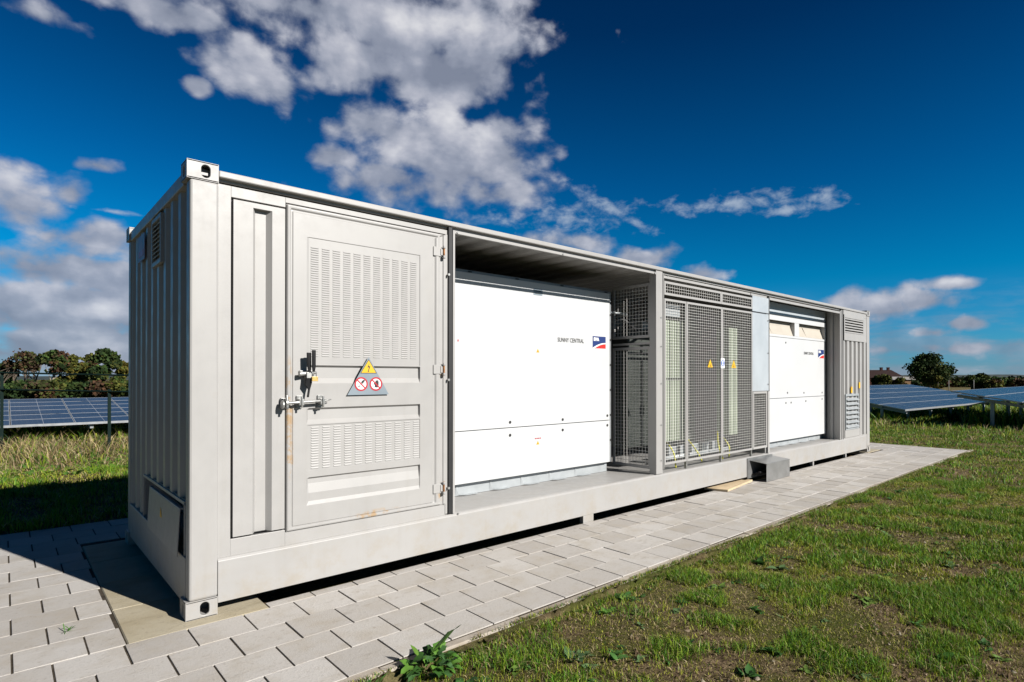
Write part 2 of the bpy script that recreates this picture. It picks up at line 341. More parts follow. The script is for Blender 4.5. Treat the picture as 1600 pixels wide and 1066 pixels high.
def casting(x0, z0, front, left):
    """corner casting 178 x 162 x 118 mm, hollow, with slotted faces"""
    X, Y, Z = .178, .162, .118; t_ = .012; y0 = 0 if front else W_-Y; b = MB()
    hs = stadium(32, .026, .026, .030); hx = .105 if left else X-.105
    b.box(x0, x0+X, y0, y0+Y, z0, z0+t_); b.box(x0, x0+X, y0, y0+Y, z0+Z-t_, z0+Z)
    yf, yb = (y0, y0+Y-t_) if front else (y0+Y, y0)
    b.box(x0, x0+X, yb, yb+t_, z0+t_, z0+Z-t_)
    xs = x0+X-t_ if left else x0; b.box(xs, xs+t_, y0+t_, y0+Y-t_, z0+t_, z0+Z-t_)
    holed(b, (x0, yf, z0), (1, 0, 0), (0, 0, 1), (0, -1 if front else 1, 0), X, Z, hs, (hx, Z/2), .016)
    xe = x0 if left else x0+X
    holed(b, (xe, y0, z0), (0, 1, 0), (0, 0, 1), (-1 if left else 1, 0, 0), Y, Z, stadium(32, .022, .024, .030), (Y/2, Z/2), .016)
    if front and z0 > 1: b.box(x0+.02, x0+X-.02, y0+.03, y0+.036, z0+.040, z0+.060); b.box(x0+.02, x0+X-.02, y0+.06, y0+.066, z0+.064, z0+.09)
    b.build('corner_casting', M['paint'], box, .004, 2)
for x0, lf in ((0, True), (L_-.178, False)):
    for fr in (True, False):
        for z0 in (0, H_-.118): casting(x0, z0, fr, lf)
zt, zb = H_-.118, .118
for x0, x1, in ((.018, .180), (L_-.17, L_-.012)):
    part('corner_post', [(x0, x1, .003, .10, zb, zt)], M['paint'], box, .014)
for x0, x1, in ((.018, .15), (L_-.15, L_-.018)):
    part('corner_post', [(x0, x1, W_-.12, W_-.004, zb, zt)], M['paint'], box, .012)
# roof rail: thin square tube with a dark overhang shadow below it
part('top_rail', [(.178, L_-.178, -.004, .056, 2.818, 2.862)], M['paint'], box, .008)
part('top_rail', [(.178, L_-.178, W_-.056, W_-.002, 2.79, 2.862)], M['paint'], box, .008)
for x0 in (.012, L_-.072): part('top_rail', [(x0, x0+.06, .162, W_-.162, 2.765, 2.853)], M['paint'], box, .006)
# bottom rails: tall flat plate with a rolled upper edge
def rail_profile(y0, sgn, x0, x1, name='bottom_rail'):
    pr_ = [(0, .072), (0, .338), (.012, .352), (.034, .358), (.075, .358), (.075, .34), (.012, .33), (.012, .084), (.07, .084), (.07, .072)]
    mb = MB(); mb.prism([(x0, y0+sgn*a, b) for a, b in (pr_ if sgn > 0 else pr_[::-1])][::-1], (x1-x0, 0, 0)); return mb.build(name, M['paint'], box, .003)
rail_profile(.006, 1, .180, L_-.178)
rail_profile(W_-.006, -1, .180, L_-.178)
for x0 in (.016, L_-.066): part('bottom_rail', [(x0, x0+.05, .10, W_-.12, .075, .374)], M['paint'], box, .004)
# roof: sheet corrugated across the box
def corr(a0, a1, pitch, depth, flat=.36, ramp=.14, phase=0.):
    """list of (along, offset) for trapezoid corrugation; offset 0 = outer face"""
    out_, k = [], 0; a = a0-phase
    while a < a1+pitch:
        for fa, of in ((0, 0), (flat, 0), (flat+ramp, depth), (1-ramp, depth)):
            q = a+fa*pitch
            if a0 < q < a1: out_.append((q, of))
        a += pitch
    first = out_[0][1]; last = out_[-1][1]
    return [(a0, first)]+out_+[(a1, last)]
mb = MB(); pts = corr(.07, L_-.07, .262, .03, .38, .12)
vs = []; 
for x, o_ in pts: vs += [(x, .058, 2.846-o_), (x, W_-.05, 2.846-o_), (x, W_-.05, 2.842-o_), (x, .058, 2.842-o_)]
fs = []
for i in range(len(pts)-1):
    a = i*4; b_ = a+4
    fs += [(a, b_, b_+1, a+1)[::1], (a+3, a+2, b_+2, b_+3), (a, a+3, b_+3, b_), (a+1, b_+1, b_+2, a+2)]
mb.add(vs, fs); mb.build('roof', M['paint'], box)
part('floor', [(.07, L_-.07, .082, W_-.08, .30, .352)], M['paint'], box, 0)
# left end wall: vertical corrugation with an opening low down
def corr_wall(name, xo, inward, segs, pitch=.2445, depth=.036, mat=None, parent=None, phase=0.):
    mb = MB()
    for (y0, y1, z0, z1) in segs:
        p_ = [q for q in corr(.10, W_-.12, pitch, depth, .30, .16, phase)]
        def off(y):
            for (a, oa), (b, ob) in zip(p_, p_[1:]):
                if a <= y <= b: return oa+(ob-oa)*(y-a)/(b-a+1e-9)
            return 0
        ys = sorted({y0, y1, *[a for a, _ in p_ if y0 < a < y1]}); vs = []
        for y in ys:
            o_ = off(y); x_ = xo+inward*o_; vs += [(x_, y, z0), (x_, y, z1), (x_+inward*.003, y, z1), (x_+inward*.003, y, z0)]
        fs = []
        for i in range(len(ys)-1):
            a = 4*i; b_ = a+4; fs += [(a, a+1, b_+1, b_), (a+3, b_+3, b_+2, a+2), (a+1, a+2, b_+2, b_+1), (a, b_, b_+3, a+3)]
        fs += [(0, 3, 2, 1), (len(vs)-4, len(vs)-3, len(vs)-2, len(vs)-1)]
        if inward < 0: fs = [f[::-1] for f in fs]
        mb.add(vs, fs)
    return mb.build(name, mat or M['paint'], parent or box)
endw = corr_wall('end_wall', .030, 1, [(.10, W_-.12, .72, 2.775), (.10, .165, .36, .72), (1.66, W_-.12, .36, .72)], phase=.02)
part('hatch_frame', [(.022, .036, .165, 1.66, .70, .722), (.022, .036, .155, .170, .372, .70), (.022, .036, 1.655, 1.668, .372, .70)], M['paint'], endw, .002)
part('hatch_recess', [(.30, .31, .17, 1.65, .36, .72), (.036, .30, 1.648, 1.654, .36, .72), (.036, .30, .166, .172, .36, .72), (.036, .31, .17, 1.65, .722, .728)], M['alu'], endw, 0)
mb = MB(); mb.prism([(.006, .21, .665), (.006, 1.27, .665), (-.010, 1.27, .36), (-.010, .21, .36)][::-1], (.006, 0, 0)); mb.box(.006, .030, .21, 1.27, .665, .675)
mb.build('hatch_flap', M['paint'], endw, .002)
fl = C.objects[-1]
mb = MB(); mb.prism([(0, .70, .56), (0, .80, .56), (0, .75, .64)], (.001, 0, 0)); 
mb = MB(); yy = .78
mb.prism([(-.0015, yy+.045, .510), (-.0015, yy-.045, .510), (-.0035, yy, .590)], (.0008, 0, 0), 0); mb.build('warning_sticker', M['yellow'], endw)
vf = part('vent', [(.008, .034, .880, .905, 2.375, 2.742), (.008, .034, 1.215, 1.240, 2.375, 2.742), (.008, .034, .905, 1.215, 2.375, 2.405), (.008, .034, .905, 1.215, 2.712, 2.742)], M['paint'], endw, .003)
mb = MB()
for k in range(9): mb.prism([(.010, .905, 2.41+k*.0335), (.032, .905, 2.438+k*.0335), (.034, .905, 2.434+k*.0335), (.012, .905, 2.406+k*.0335)], (0, .31, 0))
mb.build('louvre_blades', M['paint'], vf)
part('vent_back', [(.036, .038, .905, 1.215, 2.405, 2.712)], M['black'], vf, 0)
pl = part('information_plate', [(.012, .016, 1.570, 1.880, 2.505, 2.722)], M['plate'], endw, .001)
part('red_band', [(.0105, .0118, 1.62, 1.84, 2.54, 2.59)], M['red'], pl, 0)
corr_wall('end_wall', L_-.030, -1, [(.10, W_-.12, .36, 2.775)])
# rear wall corrugated along x
mb = MB(); p_ = corr(.15, L_-.15, .2445, .036, .30, .16); vs = []
for x, o_ in p_: vs += [(x, W_-.02-o_, .35), (x, W_-.02-o_, 2.80)]
mb.add(vs, [(2*i, 2*i+1, 2*i+3, 2*i+2) for i in range(len(p_)-1)]); mb.build('rear_wall', M['paint'], box)
# partitions and dark linings of the bays
part('partition', [(1.998, 2.004, .09, W_-.06, .352, 2.812)], M['paint'], box, 0)
part('partition', [(7.79, 7.80, .09, W_-.06, .352, 2.812)], M['paint'], box, 0)
part('partition', [(10.70, 10.71, .26, W_-.06, .352, 2.812)], M['paint'], box, 0)

# ---- front wall, left of the first bay
YF = .030
part('front_wall', [(.180, .2585, YF, YF+.05, .352, 2.785), (.2585, .603, YF+.001, YF+.05, 2.714, 2.785), (.2585, .603, YF+.001, YF+.05, .352, .462),
     (.603, 1.935, YF+.001, YF+.05, 2.748, 2.785), (.18, 1.99, .034, .0535, 2.80, 2.83), (.603, 1.912, YF+.001, YF+.05, .352, .448), (1.912, 1.935, YF-.004, YF+.05, .362, 2.747)], M['paint'], box, .002)
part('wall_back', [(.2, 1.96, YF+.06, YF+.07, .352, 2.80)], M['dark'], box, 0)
# grooved panel beside the door, with a black joint round it
mb = MB(); x = [.272, .392, .416, .484, .514, .5985]; dy = [0, 0, .040, .040, 0, 0]; za, zb_ = .474, 2.701; zg = 2.668
vs = []; 
for q, e in zip(x, dy): vs += [(q, YF-.004+e, za), (q, YF-.004+e, zg)]
fs = [(2*i, 2*i+2, 2*i+3, 2*i+1) for i in range(5)]
n0 = len(vs); vs += [(x[0], YF-.004, zb_), (x[5], YF-.004, zb_), (x[1], YF-.004, zb_), (x[4], YF-.004, zb_)]
fs += [(1, 3, n0+2, n0), (9, 11, n0+1, n0+3), (3, 9, n0+3, n0+2), (3, 5, 7, 9)[::-1]]
vs += [(x[0], YF+.03, za), (x[0], YF+.03, zb_), (x[5], YF+.03, za), (x[5], YF+.03, zb_)]; k = n0+4
fs += [(0, 1, k+1, k)[::-1], (1, n0, k+1), (n0, n0+1, k+3, k+1), (10, k+2, k+3, n0+1, 11), (0, k, k+2, 10, 8, 6, 4, 2)]
mb.add(vs, fs); mb.build('side_panel', M['paint'], box)

part('panel_joint', [(.2587, .275, YF+.026, YF+.032, .462, 2.714), (.275, .603, YF+.026, YF+.032, .462, .478), (.275, .603, YF+.026, YF+.032, 2.698, 2.714), (.5975, .6065, YF+.026, YF+.032, .478, 2.698)], M['rubber'], box, 0)  # black strips fill the open gap, its shade put into the colour
# ---- door
xg = lambda *a: sorted(set(round(v, 5) for v in a))
XD0, XD1, ZD0, ZD1 = .607, 1.908, .448, 2.738
YD = YF-.018
def prof(d, p):     # piecewise-linear height; p = list of (coordinate, value)
    if d <= p[0][0]: return p[0][1]
    for (a, u), (b, v) in zip(p, p[1:]):
        if d <= b: return u+(v-u)*(d-a)/(b-a) if b > a else v
    return p[-1][1]
# border: rolled rim 35-120 mm wide, positive = set back
rimL = [(0, .012), (.006, .002), (.014, 0), (.022, .001), (.030, .010), (.038, .010), (.044, .004)]
rimR = [(0, .004), (.020, .004), (.026, .012), (.055, .012), (.062, .002), (.075, 0), (.092, .001), (.105, .011), (.118, .011), (.126, .004)]
rimT = [(0, .012), (.006, .002), (.014, 0), (.024, .001), (.034, .011), (.044, .011), (.050, .004)]
rimB = [(0, .012), (.008, .001), (.016, 0), (.024, .001), (.030, .009), (.036, .004)]
PX0, PX1 = .744, 1.663
grooves = [(1.613, 1.600, .024, 1.520, 1.482), (1.307, 1.294, .024, 1.222, 1.192), (.811, .798, .022, .765, .698)]
def panel(x, z):
    if not (PX0 < x < PX1) : return 0
    base = 0.
    for zt_, z1, dep, z2, z3 in grooves:
        if z3 <= z <= zt_:
            v = prof(-z, [(-zt_, 0), (-z1, dep), (-z2, dep*.9), (-z3, .007 if zt_ < 1 else 0)])
            return v
    if z < .700: return prof(-z, [(-.700, .007), (-.640, .007), (-.612, 0), (-.6, 0)])
    if 1.62 < z < 2.53 or .86 < z < 1.183: return .005
    return 0
xs = [XD0+a for a, _ in rimL]+[XD1-a for a, _ in rimR]+[PX0, PX0+.0008, PX0+.018, PX1-.006, PX1-.0008, PX1]
zs = [ZD0+a for a, _ in rimB]+[ZD1-a for a, _ in rimT]+[2.530, 2.526, 1.622, 1.617, 1.613, 1.600, 1.520, 1.482, 1.307, 1.294, 1.222, 1.192, 1.185, 1.180, .862, .858, .811, .798, .765, .698, .640, .612]
xs = xg(*xs); zs = xg(*zs)
def dh(x, z):
    e = max(prof(x-XD0, rimL), prof(XD1-x, rimR)-.0, prof(z-ZD0, rimB), prof(ZD1-z, rimT))
    dl, dr, db, dt = x-XD0, XD1-x, z-ZD0, ZD1-z
    c = []
    if dl < .044: c.append((dl/.044, prof(dl, rimL)))
    if dr < .126: c.append((dr/.126, prof(dr, rimR)))
    if db < .036: c.append((db/.036, prof(db, rimB)))
    if dt < .050: c.append((dt/.050, prof(dt, rimT)))
    if c: return min(c)[1]
    fx = min(1, max(0, min((x-PX0)/.018, (PX1-x)/.006))) if PX0 < x < PX1 else 0
    return .004+panel(x, z)*fx
vs = [(x, YD+dh(x, z), z) for z in zs for x in xs]; nx = len(xs)
fs = [(j*nx+i, j*nx+i+1, (j+1)*nx+i+1, (j+1)*nx+i) for j in range(len(zs)-1) for i in range(nx-1)]
mb = MB().add(vs, fs)
b0 = len(mb.v); mb.add([(XD0, YD+.05, ZD0), (XD1, YD+.05, ZD0), (XD1, YD+.05, ZD1), (XD0, YD+.05, ZD1)], [])
nz = len(zs)
mb.f += [tuple([b0, b0+1]+[i for i in range(nx-1, -1, -1)]), tuple([b0+3]+[(nz-1)*nx+i for i in range(nx)]+[b0+2]),
         tuple([b0+3, b0]+[j*nx for j in range(nz)]), tuple([b0+1, b0+2]+[j*nx+nx-1 for j in range(nz-1, -1, -1)])]
mb.m += [0]*4; mb.s += [False]*4
door = mb.build('door', M['door'], box); door['label'] = 'grey steel door with pressed louvres, three hinges and a warning triangle'
def louvres(name, x0, x1, nx_, z0, z1, nz_, w_=.060, h_=.0095, out_=.0042):
    mb = MB()
    for i in range(nx_):
        xc = x0+w_/2+(x1-x0-w_)*i/(nx_-1)
        for j in range(nz_):
            zc = z0+(z1-z0)*j/(nz_-1); y = YD+.0088; a, b = xc-w_/2, xc+w_/2; c_, d_ = a+.007, b-.007
            # hood: upper edge on the sheet, lower lip stands proud over a dark slit
            mb.add([(a, y, zc+h_/2), (b, y, zc+h_/2), (d_, y-out_, zc-h_/2+.001), (c_, y-out_, zc-h_/2+.001), (a, y, zc-h_/2+.001), (b, y, zc-h_/2+.001)],
                   [(0, 3, 2, 1)[::1], (0, 4, 3), (1, 2, 5)], 0)
            mb.add([(a+.003, y-.0004, zc-h_/2+.0022), (b-.003, y-.0004, zc-h_/2+.0022), (b-.003, y-.0004, zc-h_/2-.0006), (a+.003, y-.0004, zc-h_/2-.0006)], [(0, 1, 2, 3)[::-1]], 1)
    return mb.build(name, [M['door'], M['ink']], door)
louvres('louvre_panel', .772, 1.632, 11, 1.682, 2.460, 48)
louvres('louvre_panel', .776, 1.658, 11, .875, 1.166, 17, .058, .010, .005)
for zc in (2.585, 1.593, .592):
    b = MB(); b.box(1.785, 1.862, YD-.004, YD+.004, zc-.038, zc+.038, 0); b.box(1.852, 1.905, YD-.010, YD+.004, zc-.028, zc+.028, 0)
    b.tube([(1.880, YD-.016, zc-.055), (1.880, YD-.016, zc+.055)], .008, 8, 1)
    for dz in (-.042, .042): b.tube([(1.880, YD-.016, zc+dz-.012), (1.880, YD-.016, zc+dz+.012)], .013, 8, 0)
    b.build('hinge', [M['paint'], M['rustm']], door, .002)
# latch: horizontal rod in two guides with a cam plate at the left
b = MB(); zl = 1.352
b.tube([(.585, YD-.045, zl-.004), (.865, YD-.045, zl+.006)], .0105, 10)
for xc in (.690, .838):
    b.box(xc-.020, xc+.020, YD-.010, YD+.003, zl-.045, zl+.045); b.tube([(xc, YD-.058, zl-.038), (xc, YD-.058, zl+.038)], .008, 8); b.box(xc-.016, xc+.016, YD-.056, YD-.008, zl-.022, zl+.022)
b.tube([(.855, YD-.046, zl+.006), (.905, YD-.040, zl+.014)], [.010, .003], 8)
b.tube([(.578, YD-.045, zl-.006), (.596, YD-.045, zl-.006)], .036, 14); b.tube([(.587, YD-.075, zl-.045), (.587, YD-.060, zl+.052)], .008, 8)
b.tube([(.560, YD-.040, zl-.014), (.572, YD-.040, zl-.014)], .030, 12); b.box(.566, .604, YD-.012, YD+.010, zl-.04, zl+.03)
b.build('latch_rod', M['zinc'], door, .0015)
# lever handle: galvanised bracket with two black grips
b = MB(); b.box(.690, .790, YD-.014, YD+.002, 1.535, 1.575); b.tube([(.676, YD-.04, 1.548), (.80, YD-.03, 1.56)], [.017, .010], 10); b.box(.722, .758, YD-.06, YD, 1.520, 1.562)
br = b.build('lever_bracket', M['zinc'], door, .002)
b = MB(); b.prism([(.720, YD-.070, 1.700), (.722, YD-.070, 1.62), (.738, YD-.060, 1.555), (.752, YD-.060, 1.560), (.752, YD-.066, 1.62), (.750, YD-.070, 1.700)], (0, .014, 0)); b.build('grip', M['black'], br, .003)
b = MB(); b.prism([(.748, YD-.090, 1.718), (.749, YD-.090, 1.60), (.756, YD-.080, 1.565), (.772, YD-.080, 1.565), (.774, YD-.090, 1.60), (.775, YD-.090, 1.718)], (0, .012, 0)); b.build('grip', M['black'], br, .004)
b = MB(); b.prism([(.722, YD-.06, 1.535), (.752, YD-.06, 1.535), (.764, YD-.05, 1.49), (.750, YD-.05, 1.44), (.742, YD-.05, 1.385), (.728, YD-.05, 1.385), (.736, YD-.05, 1.44), (.712, YD-.05, 1.475)][::-1], (0, .012, 0)); b.build('keeper_flap', M['black'], br, .003)
b = MB(); b.box(.752, .794, YD-.078, YD-.058, 1.498, 1.530); b.tube([(.761, YD-.068, 1.53), (.761, YD-.068, 1.552), (.773, YD-.068, 1.562), (.785, YD-.068, 1.552), (.785, YD-.068, 1.53)], .0035, 6, 1)
b.build('padlock', [M['brass'], M['zinc']], door, .002)

# ---- signs
def tri(cx_, z0, w_, h_, y, mb, mi, th=.001):
    mb.prism([(cx_-w_/2, y, z0), (cx_+w_/2, y, z0), (cx_, y, z0+h_)], (0, th, 0), mi)
def ring(cx_, cz_, ro, ri_, y, mb, mi, n=36):
    vs = []; 
    for k in range(n):
        a = 2*math.pi*k/n
        for r in (ro, ri_): vs.append((cx_+r*math.cos(a), y, cz_+r*math.sin(a)))
    mb.add(vs, [(2*k, 2*((k+1) % n), 2*((k+1) % n)+1, 2*k+1)for k in range(n)], mi)
def disc(cx_, cz_, r, y, mb, mi, n=32):
    mb.add([(cx_+r*math.cos(2*math.pi*k/n), y, cz_+r*math.sin(2*math.pi*k/n)) for k in range(n)], [tuple(range(n))], mi)
def poly(mb, pts, y, mi): mb.add([(a, y, b) for a, b in pts], [tuple(range(len(pts)))], mi)
S = MB(); y = YD-.014; cx_, z0 = 1.205, 1.393
tri(cx_, z0, .336, .288, y, S, 0, .004)
tri(cx_, z0+.163, .135, .108, y-.0008, S, 1, .0006); tri(cx_, z0+.168, .119, .095, y-.0014, S, 2, .0004)
poly(S, [(cx_+.006, z0+.243), (cx_-.012, z0+.208), (cx_+.002, z0+.210), (cx_-.006, z0+.180), (cx_-.010, z0+.184), (cx_-.004, z0+.171), (cx_+.005, z0+.183), (cx_, z0+.182), (cx_+.013, z0+.219), (cx_-.001, z0+.217)], y-.002, 1)
for k, s_ in ((0, -1), (1, 1)):
    cc = cx_+s_*.060; cz_ = z0+.082
    disc(cc, cz_, .049, y-.0008, S, 3); ring(cc, cz_, .053, .041, y-.0016, S, 4)
    if k == 0:      # watering can shape: slanted spout and drops
        poly(S, [(cc-.002, cz_+.008), (cc+.012, cz_+.002), (cc+.030, cz_+.024), (cc+.022, cz_+.034), (cc+.004, cz_+.024)], y-.0014, 1)
        poly(S, [(cc-.028, cz_-.026), (cc-.010, cz_-.018), (cc-.004, cz_-.004), (cc-.012, cz_-.010), (cc-.022, cz_-.016)], y-.0014, 1)
    else:           # flat hand
        poly(S, [(cc-.012, cz_-.026), (cc+.014, cz_-.028), (cc+.022, cz_-.010), (cc+.022, cz_+.020), (cc+.016, cz_+.022), (cc+.014, cz_+.030), (cc+.006, cz_+.031), (cc+.004, cz_+.026), (cc-.003, cz_+.026), (cc-.006, cz_+.014), (cc-.020, cz_+.004), (cc-.016, cz_-.004), (cc-.010, cz_-.006)], y-.0014, 1)
    a = R_(135); dx, dz = math.cos(a), math.sin(a); px_, pz_ = -dz*.005, dx*.005
    poly(S, [(cc+dx*.044+px_, cz_+dz*.044+pz_), (cc+dx*.044-px_, cz_+dz*.044-pz_), (cc-dx*.044-px_, cz_-dz*.044-pz_), (cc-dx*.044+px_, cz_-dz*.044+pz_)][::-1], y-.0018, 4)
S.build('warning_sign', [M['signgrey'], M['ink'], M['yellow'], M['paper'], M['red']], door)
part('sign_post', [(1.19, 1.22, YD-.0095, YD+.006, 1.40, 1.47)], M['zinc'], door, 0)

# ---- bay 1 surround: black strip painting the shade of the recessed gap, jamb, head strip
part('dark_gap_strip', [(1.936, 1.974, .010, .045, .362, 2.812)], M['rubber'], box, .003)
part('jamb', [(1.975, 1.996, .004, .12, .359, 2.789)], M['paint'], box, .002)
part('head_strip', [(1.997, 4.868, .006, .03, 2.764, 2.790), (1.997, 10.66, .034, .0535, 2.79, 2.83)], M['paint'], box, .003)
def bolt(x, y, z, r=.009, l=.02, mat='zinc', name='bolt', parent=None):
    b = MB(); b.tube([(x, y, z), (x, y-l, z)], r, 6, caps=True, smooth=False); b.tube([(x, y-l+.004, z), (x, y-l-.004, z)], r*1.5, 10); return b.build(name, M[mat], parent or box)
for z in (2.40, 1.505, .585): bolt(1.928, .026, z, .007, .03)
for x, z in ((2.02, 2.777), (4.84, 2.777), (3.30, 2.777), (2.03, .350), (5.10, 2.77), (6.4, 2.77)): bolt(x, .01, z, .005, .008)
part('spacer_foot', [(3.60, 3.76, .008, .06, -.01, .0715)], M['paint'], box, .003)
for x0 in (7.95, 9.4, 10.9): part('spacer_foot', [(x0, x0+.05, .02, .07, -.01, .0715)], M['paint'], box, .002)
# ---- column between the bays
part('column', [(4.868, 5.000, .004, .105, .359, 2.811)], M['paint'], box, .006)
for z in (2.25, 1.9, 1.45, .95, .52): bolt(4.965, .006, z, .006, .006)

# ---- wire mesh panels
def mesh_panel(name, P0, A, w_, h_, pa, pb, parent, fr=.028, th=.004, ft=.02, wr=.0017, N=(0, 1, 0)):
    """welded mesh in a steel frame; P0 lower left, A unit along"""
    P0, A, N = Vector(P0), Vector(A), Vector(N); Z = Vector((0, 0, 1))
    def bar(mb, a0, a1, b0, b1, t0, t1):
        vs = [P0+A*a+Z*b+N*t for t in (t0, t1) for a, b in ((a0, b0), (a1, b0), (a1, b1), (a0, b1))]
        mb.add(vs, [(0, 1, 2, 3), (7, 6, 5, 4), (0, 4, 5, 1), (1, 5, 6, 2), (2, 6, 7, 3), (3, 7, 4, 0)])
    f = MB(); bar(f, 0, w_, 0, fr, 0, ft); bar(f, 0, w_, h_-fr, h_, 0, ft); bar(f, 0, fr, fr, h_-fr, 0, ft); bar(f, w_-fr, w_, fr, h_-fr, 0, ft)
    fo = f.build(name, M['paint'], parent, .002)
    m_ = MB(); na = max(2, round((w_-2*fr)/pa)); nb = max(2, round((h_-2*fr)/pb))
    for i in range(1, na): a = fr+(w_-2*fr)*i/na; bar(m_, a-wr, a+wr, fr*.6, h_-fr*.6, ft*.5, ft*.5+2*wr)
    for j in range(1, nb): b = fr+(h_-2*fr)*j/nb; bar(m_, fr*.6, w_-fr*.6, b-wr, b+wr, ft*.5-2*wr, ft*.5)
    m_.build('wire_grid', M['wire'], fo); return fo
YM = .022; X1 = (1, 0, 0)
mesh_panel('mesh_panel', (5.060, YM, 2.540), X1, 1.332, .170, .050, .036, box, .030)
mesh_panel('mesh_panel', (6.394, YM, 2.540), X1, .872, .170, .050, .036, box, .030)
mesh_panel('mesh_panel', (5.062, YM, .452), X1, .478, 2.044, .050, .036, box)
g1 = mesh_panel('mesh_gate', (5.543, YM-.004, .452), X1, .858, 2.044, .050, .036, box)
g2 = mesh_panel('mesh_gate', (6.404, YM-.004, .452), X1, .855, 2.044, .050, .036, box)
mesh_panel('mesh_panel', (7.285, YM, .452), X1, .445, .862, .050, .036, box, .034)
sp_ = part('blank_panel', [(7.268, 7.782, YM, YM+.010, 1.320, 2.500), (7.268, 7.782, YM, YM+.010, 2.512, 2.745)], M['sheet'], box, .002)
part('panel_slot', [(7.275, 7.70, YM-.002, YM-.0008, 2.496, 2.514)], M['ink'], sp_, 0)
for z in (2.40, 1.9, 1.42): bolt(7.75, YM, z, .006, .008, parent=sp_)
b = MB(); b.box(5.045, 5.058, .026, .05, .40, 2.81); b.box(7.262, 7.266, .04, .06, .40, 2.81); b.box(5.06, 7.78, .050, .07, 2.75, 2.80); b.build('gate_frame', M['paint'], box, .002)
part('jamb', [(7.735, 7.789, .012, .05, .359, 1.312), (7.784, 7.789, .012, .09, 1.312, 2.79)], M['paint'], box, .002)
for x in (5.55, 6.40, 7.25): part('mesh_foot', [(x-.012, x+.012, .03, .06, .358, .455)], M['zinc'], box, .001)
for x_, y_ in ((6.085, g1), (6.705, g2)):
    b = MB(); tri(x_, 1.660, .128, .112, YM-.010, b, 0, .002); tri(x_, 1.668, .030, .05, YM-.0112, b, 1, .0004); b.build('warning_sticker', [M['yellow'], M['ochre']], y_)
b = MB(); b.box(6.355, 6.455, YM-.010, YM-.0065, 1.652, 1.790, 0); disc(6.405, 1.722, .044, YM-.0108, b, 1); disc(6.405, 1.740, .017, YM-.0114, b, 0); poly(b, [(6.388, 1.690), (6.422, 1.690), (6.418, 1.722), (6.392, 1.722)], YM-.0114, 0)
b.build('mandatory_sticker', [M['paper'], M['blue']], g2)
# side mesh returning into bay 1
AY = (0, 1, 0); NX = (1, 0, 0)
mesh_panel('mesh_panel', (4.885, .106, 2.012), AY, .60, .664, .050, .044, box, .034, wr=.0022, N=NX)
mesh_panel('mesh_panel', (4.885, .106, .412), AY, .60, 1.490, .050, .044, box, .034, wr=.0022, N=NX)
part('mesh_tie', [(4.887, 4.90, .106, .70, 1.93, 1.955)], M['paint'], box, 0)
# ---- bay 2 surround and right-hand end section
part('head_strip', [(7.79, 10.64, .008, .03, 2.724, 2.762)], M['paint'], box, .003)
mb = MB(); pts = [(.03, .0), (.08, 0), (.095, .025), (.13, .025), (.145, 0), (.19, 0), (.205, .025), (.26, .025)]
vs = []
for y_, o_ in pts: vs += [(10.62+o_, y_, .352), (10.62+o_, y_, 2.80)]
mb.add(vs, [(2*i, 2*i+1, 2*i+3, 2*i+2) for i in range(len(pts)-1)]); mb.build('bay_side_wall', M['paint'], box)
part('jamb', [(10.60, 10.640, .004, .03, .359, 2.778), (10.672, 10.716, .004, .06, .359, 2.80)], M['paint'], box, .002)
part('dark_gap_strip', [(10.641, 10.671, .02, .04, .359, 2.79), (10.717, 10.786, .03, .05, .359, 2.80)], M['rubber'], box, 0)  # black strips stand in for the shade in the jamb gaps
mb = MB(); p_ = corr(10.79, 12.03, .2245, .038, .46, .10, .03); vs = []
for x_, o_ in p_: vs += [(x_, .014+o_, .352), (x_, .014+o_, 2.245)]
mb.add(vs, [(2*i, 2*i+2, 2*i+3, 2*i+1) for i in range(len(p_)-1)]); mb.build('ribbed_wall', M['paint'], box)
for q in ((10.79, 12.03, .012, .054, .345, .372), (10.79, 12.03, .012, .06, 2.728, 2.812), (11.86, 12.03, .012, .05, 2.235, 2.7275)): part('rib_cap', [q], M['paint'], box, .003)
vt = part('vent', [(10.792, 11.85, -.002, .05, 2.236, 2.380), (10.792, 11.85, -.002, .05, 2.668, 2.727), (10.792, 10.835, -.002, .05, 2.38, 2.668), (11.80, 11.85, -.002, .05, 2.38, 2.668)], M['paint'], box, .003)
part('vent_back', [(10.83, 11.81, .046, .049, 2.376, 2.670)], M['black'], vt, 0)
mb = MB()
for k in range(6):
    z = 2.385+k*.0505; mb.prism([(10.834, .000, z), (10.834, .000, z+.022), (10.834, .014, z+.030), (10.834, .016, z+.026), (10.834, .004, z+.019), (10.834, .004, z)][::-1], (.968, 0, 0))
mb.build('louvre_blades', M['paint'], vt)
vl = part('vent', [(10.842, 10.868, -.012, .05, .520, 1.205), (11.496, 11.522, -.012, .05, .520, 1.205), (10.868, 11.496, -.012, .05, .520, .550), (10.868, 11.496, -.012, .05, 1.165, 1.205)], M['galv'], box, .002)
part('vent_back', [(10.86, 11.50, .049, .052, .54, 1.18)], M['black'], vl, 0)
mb = MB()
for k in range(7):
    z = .556+k*.087; mb.prism([(10.868, -.034, z), (10.868, -.036, z+.008), (10.868, .020, z+.052), (10.868, .022, z+.045)][::-1], (.628, 0, 0))
mb.build('louvre_blades', M['galv'], vl)
part('blank_strip', [(10.83, 11.60, -.001, .05, .372, .518)], M['paint'], box, .002)
for x_, z_ in ((11.18, 1.265), (11.62, 1.35)):
    b = MB(); b.box(x_-.035, x_+.035, -.001 if z_ < 1.3 else .008, .0125, z_-.04, z_+.08); b.build('yellow_sticker', M['yellow'], box)

